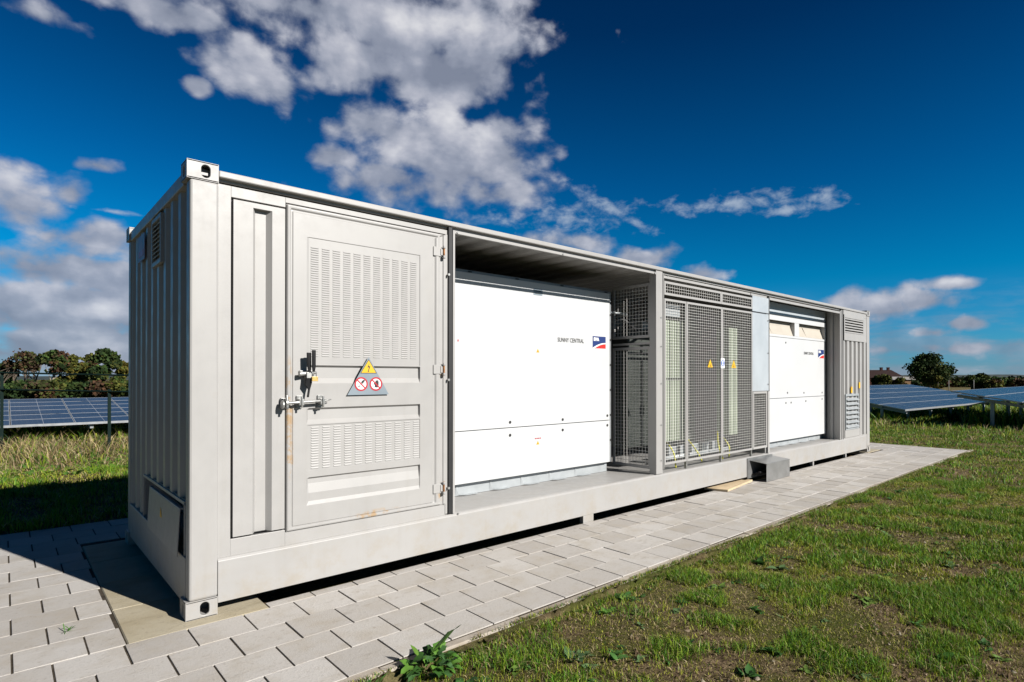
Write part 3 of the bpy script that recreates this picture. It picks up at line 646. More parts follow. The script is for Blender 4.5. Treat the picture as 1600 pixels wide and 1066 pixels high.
# ------------------------------------------------------------ inverter cabinets (stand in the bays)
def cabinet(x0, x1, yf, z0, z1, zs_, label, bolts, hood):
    r = empty('inverter_cabinet', ((x0+x1)/2, yf+.6, .352)); tag(r, label, 'inverter'); ox = Vector(r.location)
    def sub(o): 
        o.location = -ox if o.parent == r else (0, 0, 0); return o
    xd = x1-.048 if not hood else x1-.01
    sub(part('cabinet_body', [(x0, x1, yf+.004, yf+1.3, z0, z1)] if not hood else [(x0, x1, yf+.16, yf+1.3, z0, z1), (x0, x1, yf+.004, yf+.16, z0, 2.215), (x0, x1, yf+.004, yf+.16, 2.505, z1), (x1-.03, x1, yf+.004, yf+.16, 2.215, 2.505)], M['alu'], r, .003))
    top = z1-.03 if not hood else 2.20
    d1 = sub(part('door_panel', [(x0+.004, xd, yf-.014, yf, zs_+.004, top)], M['white'], r, .003))
    d2 = sub(part('door_panel', [(x0+.004, xd, yf-.014, yf, z0+.004, zs_-.004)], M['white'], r, .003))
    sub(part('plinth', [(x0+.02, x1-.02, yf+.06, yf+1.2, .354, z0-.002)], M['galv'], r, .003))
    for k in range(5):
        b = MB(); x = x0+.35+k*.42; b.prism([(x, yf+.059, .356), (x, yf+.055, z0-.006), (x+.014, yf+.055, z0-.006), (x+.03, yf+.048, .364), (x+.10, yf+.02, .358), (x+.24, yf+.02, .358), (x+.24, yf+.059, .356)], (0, 0, .006)); sub(b.build('floor_bracket', M['galv'], r))
    for x, z in bolts: b = MB(); b.tube([(x, yf-.012, z), (x, yf-.018, z)], .016, 10); sub(b.build('lock', M['ink'], r))
    if not hood:
        for k in range(6): b = MB(); b.tube([(x1-.022, yf+.005, .75+k*.31), (x1-.022, yf-.008, .75+k*.31)], .012, 8); sub(b.build('bolt', M['ink'], r))
    return r, sub
cabA, subA = cabinet(2.06, 4.681, .55, .478, 2.591, .997, 'white inverter cabinet in the wide bay beside the grey louvred door', [(3.0422, 1.0551), (3.0422, 0.919), (3.8167, 1.0449), (3.8167, 0.9262), (4.5881, 1.0551), (4.5881, 0.9363)], False)
def logo(x0, x1, z0, z1, y, txt, tx, tz, tsz, sub, r, tsx=1.0):
    b = MB(); n = 14; w_, h_ = x1-x0, z1-z0
    cur = [(x0+w_*k/n, z0+h_*(.02+.46*math.sin(min(1, k/n*1.02)*math.pi/2)**.9)) for k in range(n+1)]
    m_ = .012*w_
    b.add([(x0-m_, y, z0-m_), (x1+m_, y, z0-m_), (x1+m_, y, z1+m_), (x0-m_, y, z1+m_)], [(0, 1, 2, 3)], 3)
    poly(b, cur+[(x1, z1), (x0, z1)], y-.0008, 0)
    low_ = [(x0+w_*.16+w_*.84*k/n, z0+h_*(.0+.38*math.sin(k/n*math.pi/2)**.9)) for k in range(n+1)]
    poly(b, [(x0+w_*.12, z0), (x1, z0)]+low_[::-1][:-1], y-.0008, 1)
    put_text(b, 'SMA', x0+w_*.08, y-.0014, z0+h_*.63, h_*.36, 3, .004*h_/.15, .92)
    sub(b.build('logo', [M['navy'], M['logored'], M['ink'], M['paper']], r))
    b = MB(); put_text(b, txt, tx, y-.0006, tz, tsz, 0, .0012, tsx); sub(b.build('lettering', M['greyink'], r))
logo(4.3211, 4.5576, 1.8772, 2.0234, .55-.0152, 'SUNNY CENTRAL', 3.7355, 1.931, .068, subA, cabA, .80)
for z_ in (1.799, .79):
    b = MB(); tri(3.435, z_, .045, .042, .534, b, 0, .001); tri(3.435, z_+.008, .015, .02, .5334, b, 1, .0003); subA(b.build('caution_sticker', [M['yellow'], M['ochre']], cabA))
for k in range(4): subA(part('red_lettering', [(3.392+k*.024, 3.408+k*.024, .5336, .5355, .852, .864)], M['red'], cabA, 0))
subA(part('red_sticker', [(2.383, 2.395, .5336, .5355, 1.875, 1.895)], M['red'], cabA, 0))
b = MB(); b.box(3.372, 3.502, .5342, .5362, 2.425, 2.496, 0); rl = subA(b.build('rating_label', M['signgrey'], cabA))
for k in range(2): part('label_line', [(3.392, 3.482, .5334, .534, 2.44+k*.028, 2.446+k*.028)], M['tank'], rl, 0)
for x in (2.54, 3.15, 3.82, 4.58): subA(part('lifting_slot', [(x-.02, x+.02, .5436, .5536, 2.569, 2.581)], M['ink'], cabA, 0))
cabB, subB = cabinet(7.95, 10.60, .28, .455, 2.775, 1.175, 'white inverter cabinet with two air outlets, in the narrower right-hand bay', [(8.96, 1.262), (9.10, 1.09), (9.62, 1.25), (9.70, 1.10), (10.42, 1.24), (10.42, 1.12), (8.90, 1.09), (8.90, 2.12)], True)
subB(part('outlet_frame', [(7.96, 10.60, .262, .283, 2.478, 2.56), (7.96, 10.60, .262, .283, 2.205, 2.245), (9.24, 9.42, .262, .36, 2.245, 2.478), (10.545, 10.60, .262, .36, 2.245, 2.478), (7.96, 8.08, .262, .36, 2.245, 2.478)], M['white'], cabB, .004))
for x0, x1 in ((8.08, 9.24), (9.42, 10.545)):
    b = MB(); b.prism([(x0, .40, 2.500), (x0, .345, 2.478), (x0, .335, 2.40), (x0, .292, 2.262), (x0, .290, 2.246), (x0, .41, 2.246)], (x1-x0, 0, 0))
    b.prism([(x0+.28, .335, 2.45), (x0+.30, .335, 2.45), (x0+.42, .29, 2.27), (x0+.36, .29, 2.262)], (0, .02, 0))
    subB(b.build('air_outlet', M['white2'], cabB, .004))
logo(10.243, 10.509, 1.885, 2.045, .28-.0152, 'SUNNY CENTRAL', 9.62, 1.94, .066, subB, cabB, .80)
subB(part('painted_shade_band', [(7.96, 10.60, .270, .284, 2.575, 2.77)], M['sheet'], cabB, .003))  # blue-grey panel paints the shade on the cabinet's upper band

# ------------------------------------------------------------ transformer behind the gates
tr = empty('transformer', (6.4, 1.1, .352)); tag(tr, 'green grey oil transformer with finned radiators behind the mesh gates', 'transformer'); to = Vector(tr.location)
def subT(o): o.location = -to; return o
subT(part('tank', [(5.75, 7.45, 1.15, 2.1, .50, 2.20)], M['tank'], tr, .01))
def radiator(x0, x1, y0, y1, z0, z1, pitch=.036):
    b = MB(); n = int((x1-x0)/pitch)
    for k in range(n+1): x = x0+(x1-x0)*k/n; b.box(x-.012, x+.012, y0, y1, z0, z1)
    b.box(x0, x1, y0+.02, y1, z0+.03, z0+.07); b.box(x0, x1, y0+.02, y1, z1-.07, z1-.03); b.box(x0, x1, y0+.05, y1-.02, z0+.05, z1-.05)
    return subT(b.build('radiator', M['rad'], tr, .004))
radiator(5.215, 5.56, .10, .30, .72, 2.25)
radiator(6.75, 6.945, .10, .30, .70, 2.24)
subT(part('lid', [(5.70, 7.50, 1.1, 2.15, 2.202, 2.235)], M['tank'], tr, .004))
subT(part('radiator_header', [(5.21, 5.565, .094, .11, 1.50, 1.515)], M['ink'], tr, 0))
b = MB()
for x in (6.15, 6.55, 6.95):
    b.tube([(x, 1.5, 2.23), (x, 1.5, 2.45)], [.05, .03], 10)
    for k in range(4): b.tube([(x, 1.5, 2.26+k*.045), (x, 1.5, 2.275+k*.045)], .07, 12)
subT(b.build('bushing', M['brick'], tr))
b = MB(); b.tube([(6.72, 1.3, 2.24), (6.72, 1.3, 2.52)], .045, 12); subT(b.build('breather', M['galv'], tr))
subT(part('terminal_box', [(5.55, 5.95, .40, .60, 2.34, 2.50)], M['galv'], tr, .004)); subT(part('terminal_box', [(6.1, 6.6, 1.16, 1.4, 2.24, 2.36)], M['galv'], tr, .004))
b = MB(); b.tube([(5.50, .5, .42), (7.4, .5, .42)], .03, 8); subT(b.build('base_beam', M['galv'], tr))
for k in range(6): subT(part('base_clamp', [(5.6+k*.28, 5.78+k*.28, .535, .62, .42, .56)], M['galv'], tr, .003))
def cable(pts, r, mat, name, label, group=None):
    b = MB(); P = [Vector(p) for p in pts]; out_ = []
    for i in range(len(P)-1):
        p0 = P[max(i-1, 0)]; p1 = P[i]; p2 = P[i+1]; p3 = P[min(i+2, len(P)-1)]
        for k in range(6):
            s = k/6; out_.append(.5*((2*p1)+(p2-p0)*s+(2*p0-5*p1+4*p2-p3)*s*s+(3*p1-p0-3*p2+p3)*s**3))
    out_.append(P[-1]); b.tube(out_, r, 6); o = b.build(name, M[mat]); return tag(o, label, 'cable', group)
EW = 'yellow-green earth wires at the foot of the transformer'
cable([(5.44, .12, .37), (5.45, .16, .55), (5.46, .3, .72)], .010, 'gy', 'earth_wire', 'yellow-green earth wire rising behind the narrow fixed mesh panel', EW)
cable([(6.18, .20, .37), (6.10, .22, .50), (6.14, .4, .66)], .010, 'gy', 'earth_wire', 'yellow-green earth wire bent low behind the left mesh gate', EW)
cable([(6.62, .14, .37), (6.58, .18, .55), (6.72, .28, .74)], .011, 'gy', 'earth_wire', 'tall yellow-green earth wire behind the right mesh gate, left of the slim radiator', EW)
cable([(6.86, .18, .37), (6.90, .20, .52), (6.84, .3, .70)], .010, 'gy', 'earth_wire', 'yellow-green earth wire directly under the slim radiator', EW)
cable([(5.0, .9, 2.25), (5.2, .8, 2.30), (5.6, .8, 2.15), (6.1, .85, 2.30)], .022, 'rubber', 'power_cable', 'black power cable sagging behind the upper side mesh towards the transformer')
cable([(4.62, .9, 2.42), (4.85, .7, 2.36), (5.05, .6, 2.34)], .016, 'galv', 'conduit', 'pale conduit running from the cabinet top through the upper side mesh')

# ------------------------------------------------------------ cable cover box and the plank
bx = empty('cable_cover', (7.45, -.1, 0)); tag(bx, 'small open-ended grey steel cover box on the paving against the container', 'cover box'); bo = Vector(bx.location)
def subX(o): o.location = -bo; return o
b = MB(); t_ = .004
b.box(7.255, 8.010, -.200, -.196, .004, .270); b.prism([(7.255, -.200, .2702), (7.255, -.200, .2742), (7.17, -.004, .3242), (7.17, -.004, .3202)][::-1], (0, 0, 0)) if False else None
b.add([(7.255, -.2005, .262), (8.010, -.2005, .262), (7.86, .002, .312), (7.11, .002, .312), (7.255, -.2005, .267), (8.010, -.2005, .267), (7.86, .002, .317), (7.11, .002, .317)],
      [(0, 1, 2, 3), (7, 6, 5, 4), (0, 4, 5, 1), (1, 5, 6, 2), (2, 6, 7, 3), (3, 7, 4, 0)])
b.add([(8.010, -.1955, .004), (7.86, .002, .004), (7.86, .002, .312), (8.010, -.1955, .262), (8.006, -.1955, .004), (7.856, .002, .004), (7.856, .002, .312), (8.006, -.1955, .262)],
      [(0, 1, 2, 3), (7, 6, 5, 4), (0, 4, 5, 1), (1, 5, 6, 2), (2, 6, 7, 3), (3, 7, 4, 0)])
subX(b.build('cover_shell', M['steel'], bx, .003))
subX(part('back_flange', [(7.06, 7.84, -.006, .003, .05, .345)], M['steel'], bx, .001))
b = MB()
for k in range(3): b.tube([(7.20, -.03-.04*k, .10+.02*k), (7.5, -.05-.03*k, .11), (7.85, -.06, .10)], .018, 8)
subX(b.build('cable_gland', M['black'], bx))
b = MB(); b.tube([(8.0, -.10, .13), (8.06, -.11, .13)], .022, 8); subX(b.build('end_bolt', M['black'], bx))
b = MB(); b.add([(6.10, .12, .0), (6.19, -.185, 0), (7.16, -.03, 0), (7.12, .10, 0), (6.10, .12, .026), (6.19, -.185, .026), (7.16, -.03, .026), (7.12, .10, .026)],
      [(3, 2, 1, 0), (4, 5, 6, 7), (0, 1, 5, 4), (1, 2, 6, 5), (2, 3, 7, 6), (3, 0, 4, 7)])
o = b.build('wooden_board', M['wood'], None, .002, loc=(0, 0, .003)); tag(o, 'flat pale board lying half under the container by the cover box', 'board')
# ------------------------------------------------------------ terrain
def sst(v, a, b): q = np.clip((v-a)/(b-a), 0, 1); return q*q*(3-2*q)
_g = rng.random((64, 64))
def vn(x, y, s, ox=0, oy=0):
    x = np.asarray(x)/s+ox; y = np.asarray(y)/s+oy; xi = np.floor(x).astype(int); yi = np.floor(y).astype(int); fx = x-xi; fy = y-yi
    fx = fx*fx*(3-2*fx); fy = fy*fy*(3-2*fy); g = lambda a, b: _g[a % 64, b % 64]
    return (g(xi, yi)*(1-fx)+g(xi+1, yi)*fx)*(1-fy)+(g(xi, yi+1)*(1-fx)+g(xi+1, yi+1)*fx)*fy
def fbm(x, y, s, o=4, ox=0): return sum(vn(x, y, s/2**k, ox+k*7.3, k*3.1)*.5**k for k in range(o))/sum(.5**k for k in range(o))
PX_A, PX_B, PY_A, PY_B = -1.34, 13.93, -1.405, 3.56
def hgt(x, y):
    x = np.asarray(x, float); y = np.asarray(y, float)
    lawn = -.022+.035*(fbm(x, y, 1.7)-.5)+.02*(fbm(x, y, .35, 3, 5)-.5)
    lawn = lawn-.028*(1-sst(-y, 1.4, 2.3))*(1-sst(x, 3, 8))*(y < 0)
    h = lawn-.17*sst(y, 4, 12)-.62*sst(x, 21.4, 24.0)*sst(y, 14, 9)-.25*sst(y, 15, 18)
    r = np.hypot(x, y); h = h-1.1*sst(r, 45, 85)
    inp = (x > PX_A) & (x < PX_B) & (y > PY_A) & (y < PY_B)
    h = np.where(inp, -.075, h)
    pit = (x > .55) & (x < 11.9) & (y > .03) & (y < 2.5)
    return np.where(pit, -.12, h)
def axis(lo, hi, step, far):
    a = list(np.arange(lo, hi, step)); s = step; v = hi
    while v < far: a.append(v); s *= 1.22; v += s
    s = step; v = lo
    while v > -far: s *= 1.22; v -= s; a.insert(0, v)
    return np.array(a)
gx = axis(-6, 24, .14, 2600); gy = axis(-9, 19, .14, 2600)
gx = np.sort(np.append(gx, [PX_A-.001, PX_B+.001, PX_A+.02, PX_B-.02])); gy = np.sort(np.append(gy, [PY_A-.001, PY_A+.015, PY_B+.001, PY_B-.02, .025, .045]))
XX, YY = np.meshgrid(gx, gy); ZZ = hgt(XX, YY); nx_, ny_ = len(gx), len(gy)
V = np.stack([XX.ravel(), YY.ravel(), ZZ.ravel()], 1); ii, jj = np.meshgrid(np.arange(nx_-1), np.arange(ny_-1)); a = (jj*nx_+ii).ravel()
F_ = np.stack([a, a+1, a+nx_+1, a+nx_], 1)
g = link('ground', arr_mesh('ground', V, F_, [M['soil']], smooth=True)); g['kind'] = 'structure'

# ------------------------------------------------------------ paving: half-bond concrete flags 300 x 300
def flag(mb, x0, x1, y0, y1, zt, ch=.0014, gap=.0042, th=.05, tilt=.0013):
    x0 += gap; x1 -= gap; y0 += gap*.45; y1 -= gap*.45; x0 += random.uniform(0, .002); y0 += random.uniform(0, .0015)
    if x1-x0 < .03 or y1-y0 < .03: return
    c = [random.uniform(-tilt, tilt) for _ in range(3)]
    zz = lambda x, y: zt+c[0]+c[1]*(x-x0)/(x1-x0)+c[2]*(y-y0)/(y1-y0)
    q = [(x0, y0), (x1, y0), (x1, y1), (x0, y1)]; qi = [(x0+ch, y0+ch), (x1-ch, y0+ch), (x1-ch, y1-ch), (x0+ch, y1-ch)]
    vs = [(a, b, zt-th) for a, b in q]+[(a, b, zz(a, b)-ch) for a, b in q]+[(a, b, zz(a, b)) for a, b in qi]
    mb.add(vs, [(8, 9, 10, 11)]+[(i, (i+1) % 4, (i+1) % 4+4, i+4) for i in range(4)]+[(i+4, (i+1) % 4+4, (i+1) % 4+8, i+8) for i in range(4)])
mb = MB()
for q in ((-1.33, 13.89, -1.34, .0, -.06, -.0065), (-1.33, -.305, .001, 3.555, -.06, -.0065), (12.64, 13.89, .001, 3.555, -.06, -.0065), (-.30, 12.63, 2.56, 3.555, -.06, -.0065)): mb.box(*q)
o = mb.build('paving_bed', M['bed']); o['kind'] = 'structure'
mb = MB(); P = .311
for j in range(17):
    y0 = -1.327+.305*j; y1 = min(y0+.305, 3.55); x_ = .452+(P/2 if j % 2 else 0)
    k0 = int((-1.4-x_)/P)-1
    for k in range(k0, 60):
        a, b = x_+k*P, x_+(k+1)*P; a = max(a, -1.32); b = min(b, 13.88)
        if b <= a: continue
        spans = [(a, b, y0, y1)]
        if j == 4:      # the cut course along the container
            spans = [(min(a, -.31), min(b, -.31), y0, y1), (max(a, -.31), min(b, .46), y0, -.125+.0), (max(a, .46), min(b, 11.93), y0, -.004), (max(a, 12.66), b, y0, y1)]
        elif 4 < j < 13: spans = [(a, min(b, -.31), y0, y1), (max(a, 12.66), b, y0, y1)]
        for s_ in spans:
            if s_[1]-s_[0] > .03 and s_[3]-s_[2] > .03: flag(mb, *s_, 0)
o = mb.build('paving', M['paver']); o['kind'] = 'structure'
mb = MB()
for k in range(4): flag(mb, -.31, .46, -.118+k*.66, -.118+(k+1)*.66, .003, .006, .002, .06, .001)
for k in range(4): flag(mb, 11.93, 12.66, -.05+k*.66, -.05+(k+1)*.66, .003, .006, .002, .06, .001)
o = mb.build('foundation_slab', M['slab']); o['kind'] = 'structure'
mb = MB()
for k in range(16): x0 = -1.32+k*.965; flag(mb, x0, x0+.965, -1.397, -1.330, -.002, .006, .002, .12, .004)
for k in range(5): y0 = -1.397+k*.99; flag(mb, 13.885, 13.95, y0, y0+.99, -.002, .006, .002, .12, .003)
o = mb.build('kerb', M['kerb']); o['kind'] = 'structure'

# soil and litter creeping over the kerb
ex = np.arange(-1.32, 13.95, .025); ew = np.linspace(-1.462, -1.335, 12); EX, EW = np.meshgrid(ex, ew)
lim = -1.440+.085*(fbm(ex, ex*0, .5, 4, 2)-.46)+.03*(fbm(ex, ex*0, .09, 2, 8)-.5); T_ = np.clip((EW+1.46)/(lim[None, :]+1.46), 0, 1); H0 = hgt(EX, EX*0-1.47)-.006
EZ = np.where(EW < lim[None, :], H0+(.006-H0)*sst(T_, 0, 1)+.007*(fbm(EX, EW, .06, 3, 1)-.3), -.02)
V = np.stack([EX.ravel(), EW.ravel(), EZ.ravel()], 1); ne = len(ex); ii, jj = np.meshgrid(np.arange(ne-1), np.arange(11)); a = (jj*ne+ii).ravel()
g = link('soil_edge', arr_mesh('soil_edge', V, np.stack([a, a+1, a+ne+1, a+ne], 1), [M['soil']], smooth=True)); g['kind'] = 'structure'
# ------------------------------------------------------------ grass
def blades(x, y, z, h, w, lean, az, col, tipcol=None):
    n = len(x); dx, dy = np.cos(az), np.sin(az); fx = rng.uniform(0, 2*np.pi, n); wx, wy = np.cos(fx)*w/2, np.sin(fx)*w/2
    up = h*np.cos(lean); ou = h*np.sin(lean)
    V = np.empty((n, 5, 3), np.float32)
    V[:, 0] = np.stack([x-wx, y-wy, z-.004], 1); V[:, 1] = np.stack([x+wx, y+wy, z-.004], 1)
    mx, my, mz = x+dx*ou*.32, y+dy*ou*.32, z+up*.58
    V[:, 2] = np.stack([mx-wx*.8, my-wy*.8, mz], 1); V[:, 3] = np.stack([mx+wx*.8, my+wy*.8, mz], 1)
    V[:, 4] = np.stack([x+dx*ou, y+dy*ou, z+up*.93], 1)
    T = np.repeat(col[:, None, :], 5, 1); T = T.reshape(-1, 3)
    b = np.arange(n)[:, None]*5; F = np.stack([b+[0, 1, 2], b+[1, 3, 2], b+[2, 3, 4]], 1).reshape(-1, 3)
    return V.reshape(-1, 3), F, T
def sample(n, r0, r1, a0, a1):
    r = np.sqrt(rng.uniform(r0*r0, r1*r1, n)); a = np.radians(rng.uniform(a0, a1, n)); return CAM.x+r*np.sin(a), CAM.y+r*np.cos(a), r
GREEN = np.array([(.078, .195, .011), (.17, .25, .013), (.27, .285, .027), (.028, .072, .007)]); STRAW = np.array([(.33, .255, .125), (.24, .175, .08), (.42, .34, .19), (.16, .11, .055)])
parts_ = []
def lawn(n, r0, r1, a0, a1, hs, ws):
    x, y, r = sample(n, r0, r1, a0, a1)
    ok = ~((x > PX_A-.01) & (x < PX_B+.03) & (y > PY_A-.008) & (y < PY_B+.02)); x, y, r = x[ok], y[ok], r[ok]
    d = fbm(x, y, 1.1, 4, 3); d2 = fbm(x, y, .28, 3, 9); edge = np.clip((-y-1.40)/1.8, 0, 1); right = sst(x, 1.5, 9)
    dist = np.where(y < 0, edge, 1)
    bare = np.where(y < 0, (1-dist)*.15*(1-.45*right)+.035*(1-right), -.06)
    keep = (d*.50+d2*.55-bare-.385+.10*right)*8
    ok = rng.random(len(x)) < np.clip(keep, .30, 1); x, y, r, d, d2, right = [q[ok] for q in (x, y, r, d, d2, right)]
    # tufts: pull blades towards cell centres
    z = hgt(x, y); n = len(x); lush = np.clip((d2-.47)*5+.45+.15*right, 0, 1)
    h = hs*(.35+1.0*lush)*rng.uniform(.5, 1.35, n); w_ = ws*rng.uniform(.7, 1.3, n)
    isdry = rng.random(n) < (.17+.34*(1-lush)+np.where(y > 9, .45, 0)-.05*right)
    gi = GREEN[np.clip((rng.random(n)*2+(1-lush)*2.2).astype(int), 0, 2)]; gi = np.where((rng.random(n) < .15)[:, None], GREEN[3], gi)
    col = np.where(isdry[:, None], STRAW[rng.integers(0, 4, n)], gi)*rng.uniform(.7, 1.25, (n, 1))
    lean = np.where(isdry, rng.uniform(.7, 1.5, n), rng.uniform(.15, 1.15, n))
    h = np.where(isdry, h*1.15, h)
    parts_.append(blades(x, y, z, h, w_, lean, rng.uniform(0, 2*np.pi, n), col))
lawn(230000, 2.2, 5.2, 30, 96, .043, .0036)
lawn(300000, 5.2, 10.5, 38, 96, .047, .0056)
lawn(200000, 10.5, 28, 50, 92, .055, .011)
lawn(60000, 7.6, 15.5, -12, 16, .10, .010)
lawn(110000, 1.2, 13, -85, -1, .055, .007)
n = 42000; x = rng.uniform(.3, 13.9, n); y = -1.392-rng.uniform(0, .11, n); k = rng.random(n) < np.clip((fbm(x, y, .5, 3, 6)-.38)*5, 0, 1); x, y = x[k], y[k]; n = len(x)
dry = rng.random(n) < .35; parts_.append(blades(x, y, np.where(y > -1.42, -.004, hgt(x, y)+.008), rng.uniform(.010, .040, n), rng.uniform(.003, .005, n), rng.uniform(.3, 1.4, n), rng.uniform(0, 6.28, n), np.where(dry[:, None], STRAW[rng.integers(0, 4, n)], GREEN[rng.integers(0, 4, n)])*rng.uniform(.7, 1.2, (n, 1))))
# loose dry stems lying about
x, y, r = sample(15000, 2.2, 10, 32, 94); ok = y < -1.42; x, y = x[ok], y[ok]; n = len(x)
parts_.append(blades(x, y, hgt(x, y)+.008, rng.uniform(.02, .15, n)*rng.uniform(.4, 1, n), np.full(n, .0028), rng.uniform(1.25, 1.55, n), rng.uniform(0, 6.28, n), STRAW[rng.integers(0, 3, n)]*rng.uniform(.9, 1.3, (n, 1))))
def joinparts(P_):
    o = 0; Vs, Fs, Ts = [], [], []
    for v, f, t_ in P_: Vs.append(v); Fs.append(f+o); Ts.append(t_); o += len(v)
    return np.concatenate(Vs), np.concatenate(Fs), np.concatenate(Ts)
v, f, t_ = joinparts(parts_); o = link('grass', arr_mesh('grass', v, f, [M['leaf']], tint=t_)); tag(o, 'short patchy grass growing over bare soil around the paving', 'grass', kind='stuff')
# tall dry grass by the fence, left background, and along the edge of the solar field, right
P2 = []
n = 26000; x = rng.uniform(-4, 4.5, n); y = rng.uniform(9.6, 17.2, n); k = rng.random(n) < np.clip((fbm(x, y, 1.2, 3, 4)-.30)*4, .1, 1)*(.25+.75*sst(y, 10, 12.5)); x, y = x[k], y[k]; n = len(x)
dry = rng.random(n) < .72; col = np.where(dry[:, None], STRAW[rng.integers(0, 4, n)], GREEN[rng.integers(0, 4, n)])*rng.uniform(.4, 1.3, (n, 1))
P2.append(blades(x, y, hgt(x, y), rng.uniform(.12, .50, n)*np.where(y > 16, .55, 1), rng.uniform(.008, .022, n), rng.uniform(.3, 1.5, n), rng.uniform(0, 6.28, n), col))
n = 9000; x = rng.uniform(16.5, 22.5, n); y = rng.uniform(-4, 7, n); k = rng.random(n) < .15+.85*sst(x, 19.2, 20.6); x, y = x[k], y[k]; n = len(x)
dry = rng.random(n) < .35; col = np.where(dry[:, None], STRAW[rng.integers(0, 4, n)], GREEN[rng.integers(0, 4, n)]*1.1)*rng.uniform(.7, 1.2, (n, 1))
P2.append(blades(x, y, hgt(x, y), rng.uniform(.06, .24, n), rng.uniform(.012, .022, n), rng.uniform(.1, .9, n), rng.uniform(0, 6.28, n), col))
v, f, t_ = joinparts(P2); o = link('tall_grass', arr_mesh('tall_grass', v, f, [M['leaf']], tint=t_)); tag(o, 'tall straw coloured dry grass at the fence and the edge of the solar field', 'tall grass', kind='stuff')

# ------------------------------------------------------------ broad-leaved weeds
def leafstrip(V, F, T, base, az, length, width, rise, droop, col, fold=.25, twist=0., wav=.0, n=6):
    o = len(V); d = Vector((math.cos(az), math.sin(az), 0)); s = Vector((-d.y, d.x, 0)); prev = None
    for i in range(n+1):
        q = i/n; p = Vector(base)+d*(length*q*math.cos(rise*(1-q*.4)))+Vector((0, 0, length*(math.sin(rise)*q-droop*q*q)))
        w_ = width*(math.sin(min(1, q*1.12+.10)*math.pi)**.7 if q < .9 else .16*(1-q)/.1*.9+.02)*.5*(1+wav*math.sin(i*2.1+az*3))
        tw = twist*q; sd = s*math.cos(tw)+Vector((0, 0, math.sin(tw)))
        c_ = Vector((0, 0, -fold*w_)); k = random.uniform(.85, 1.12)
        for e in (-1, 0, 1): V.append(tuple(p+sd*w_*e+(c_ if e == 0 else Vector((0, 0, 0))))); T.append(tuple(x_*k*(1.15 if e == 0 else 1) for x_ in col))
    for i in range(n):
        a = o+i*3; F.extend([(a, a+1, a+4, a+3), (a+1, a+2, a+5, a+4)])
def weed(loc, nl, ln, wd, label=None, cols=((.05, .13, .02), (.075, .17, .025), (.03, .09, .02)), rise=(.2, 1.2), name='weed', group=None, extra=()):
    V, F, T = [], [], []
    for k in range(nl):
        a = k*2.39996+random.uniform(-.3, .3); l = ln*random.uniform(.6, 1.15)
        leafstrip(V, F, T, (random.uniform(-.02, .02), random.uniform(-.02, .02), .0), a, l, wd*random.uniform(.7, 1.2), random.uniform(*rise), random.uniform(.15, .7), random.choice(cols), .35, random.uniform(-.7, .7), .12)
    for e in extra: leafstrip(V, F, T, *e)
    o = link(name, arr_mesh(name, V, F, [M['leaf']], smooth=True, tint=np.array(T)), None, loc)
    if label: tag(o, label, 'weed', group)
    return o
zof = lambda x, y: float(hgt(x, y))
toright = math.atan2(RT.y, RT.x)
V, F, T = [], [], []
wc_ = ((.055, .14, .018), (.085, .19, .024), (.030, .085, .014), (.045, .11, .03))
for k in range(74):
    a = random.uniform(0, 6.28); r = .095*math.sqrt(random.random()); hz = random.uniform(0, .10)*(1-r/.13)
    leafstrip(V, F, T, (r*math.cos(a)*1.25, r*math.sin(a), hz), a+random.uniform(-.9, .9), random.uniform(.06, .125), random.uniform(.028, .052), random.uniform(.1, 1.15), random.uniform(.35, 1.15), random.choice(wc_), .3, random.uniform(-1.1, 1.1), .38, 7)
leafstrip(V, F, T, (.0, .01, .08), toright-.15, .20, .105, .98, .04, (.085, .20, .022), .45, .25, .22, 10)
leafstrip(V, F, T, (-.07, .03, .08), toright+2.8, .08, .035, 1.1, .2, (.08, .16, .02), .3, .3, .1, 5)
o = link('weed', arr_mesh('weed', V, F, [M['leaf']], smooth=True, tint=np.array(T)), None, (.84, -1.50, -.022)); tag(o, 'large bushy broad-leaved weed at the paving edge with one tall upright leaf', 'weed')
weed((.52, -1.46, zof(.52, -1.46)), 34, .13, .009, 'grassy tuft with thin blades on the kerb, left of the large broad-leaved weed', rise=(.5, 1.35), name='grass_tuft')
weed((1.47, -1.93, zof(1.47, -1.93)), 13, .10, .040, 'low grey-green rosette weed in bare soil, right of the large broad-leaved weed', cols=((.07, .13, .05), (.05, .11, .04)), rise=(.1, .6))
weed((2.10, -1.62, zof(2.10, -1.62)), 16, .10, .036, 'dark green rosette weed beside the kerb, halfway along the near lawn edge', rise=(.15, .8))
weed((-.55, .34, .002), 9, .07, .006, 'tiny grass tuft growing in a paving joint at the left edge', rise=(.4, 1.2), name='grass_tuft')
wp = []
for k in range(560):
    u = random.uniform(560, 1650); D = 2.6+9*random.random()**1.2; p = at(u, D)
    if p.y < -1.5: wp.append(p)
Vw, Fw, Tw = [], [], []
for p in wp[:420]:
    nl = random.randint(6, 12); ln = random.choice((.03, .035, .045, .05, .07, .09))*random.uniform(.8, 1.2); wd = ln*random.uniform(.35, .6); z_ = zof(p.x, p.y)
    cc = random.choice([(.05, .13, .025), (.08, .14, .05), (.035, .10, .02), (.10, .17, .03)])
    for k in range(nl): leafstrip(Vw, Fw, Tw, (p.x+random.uniform(-.02, .02), p.y+random.uniform(-.02, .02), z_+.005), random.uniform(0, 6.28), ln*random.uniform(.6, 1.2), wd, random.uniform(.1, .9), .4, cc, .3, random.uniform(-.6, .6), .1, 4)
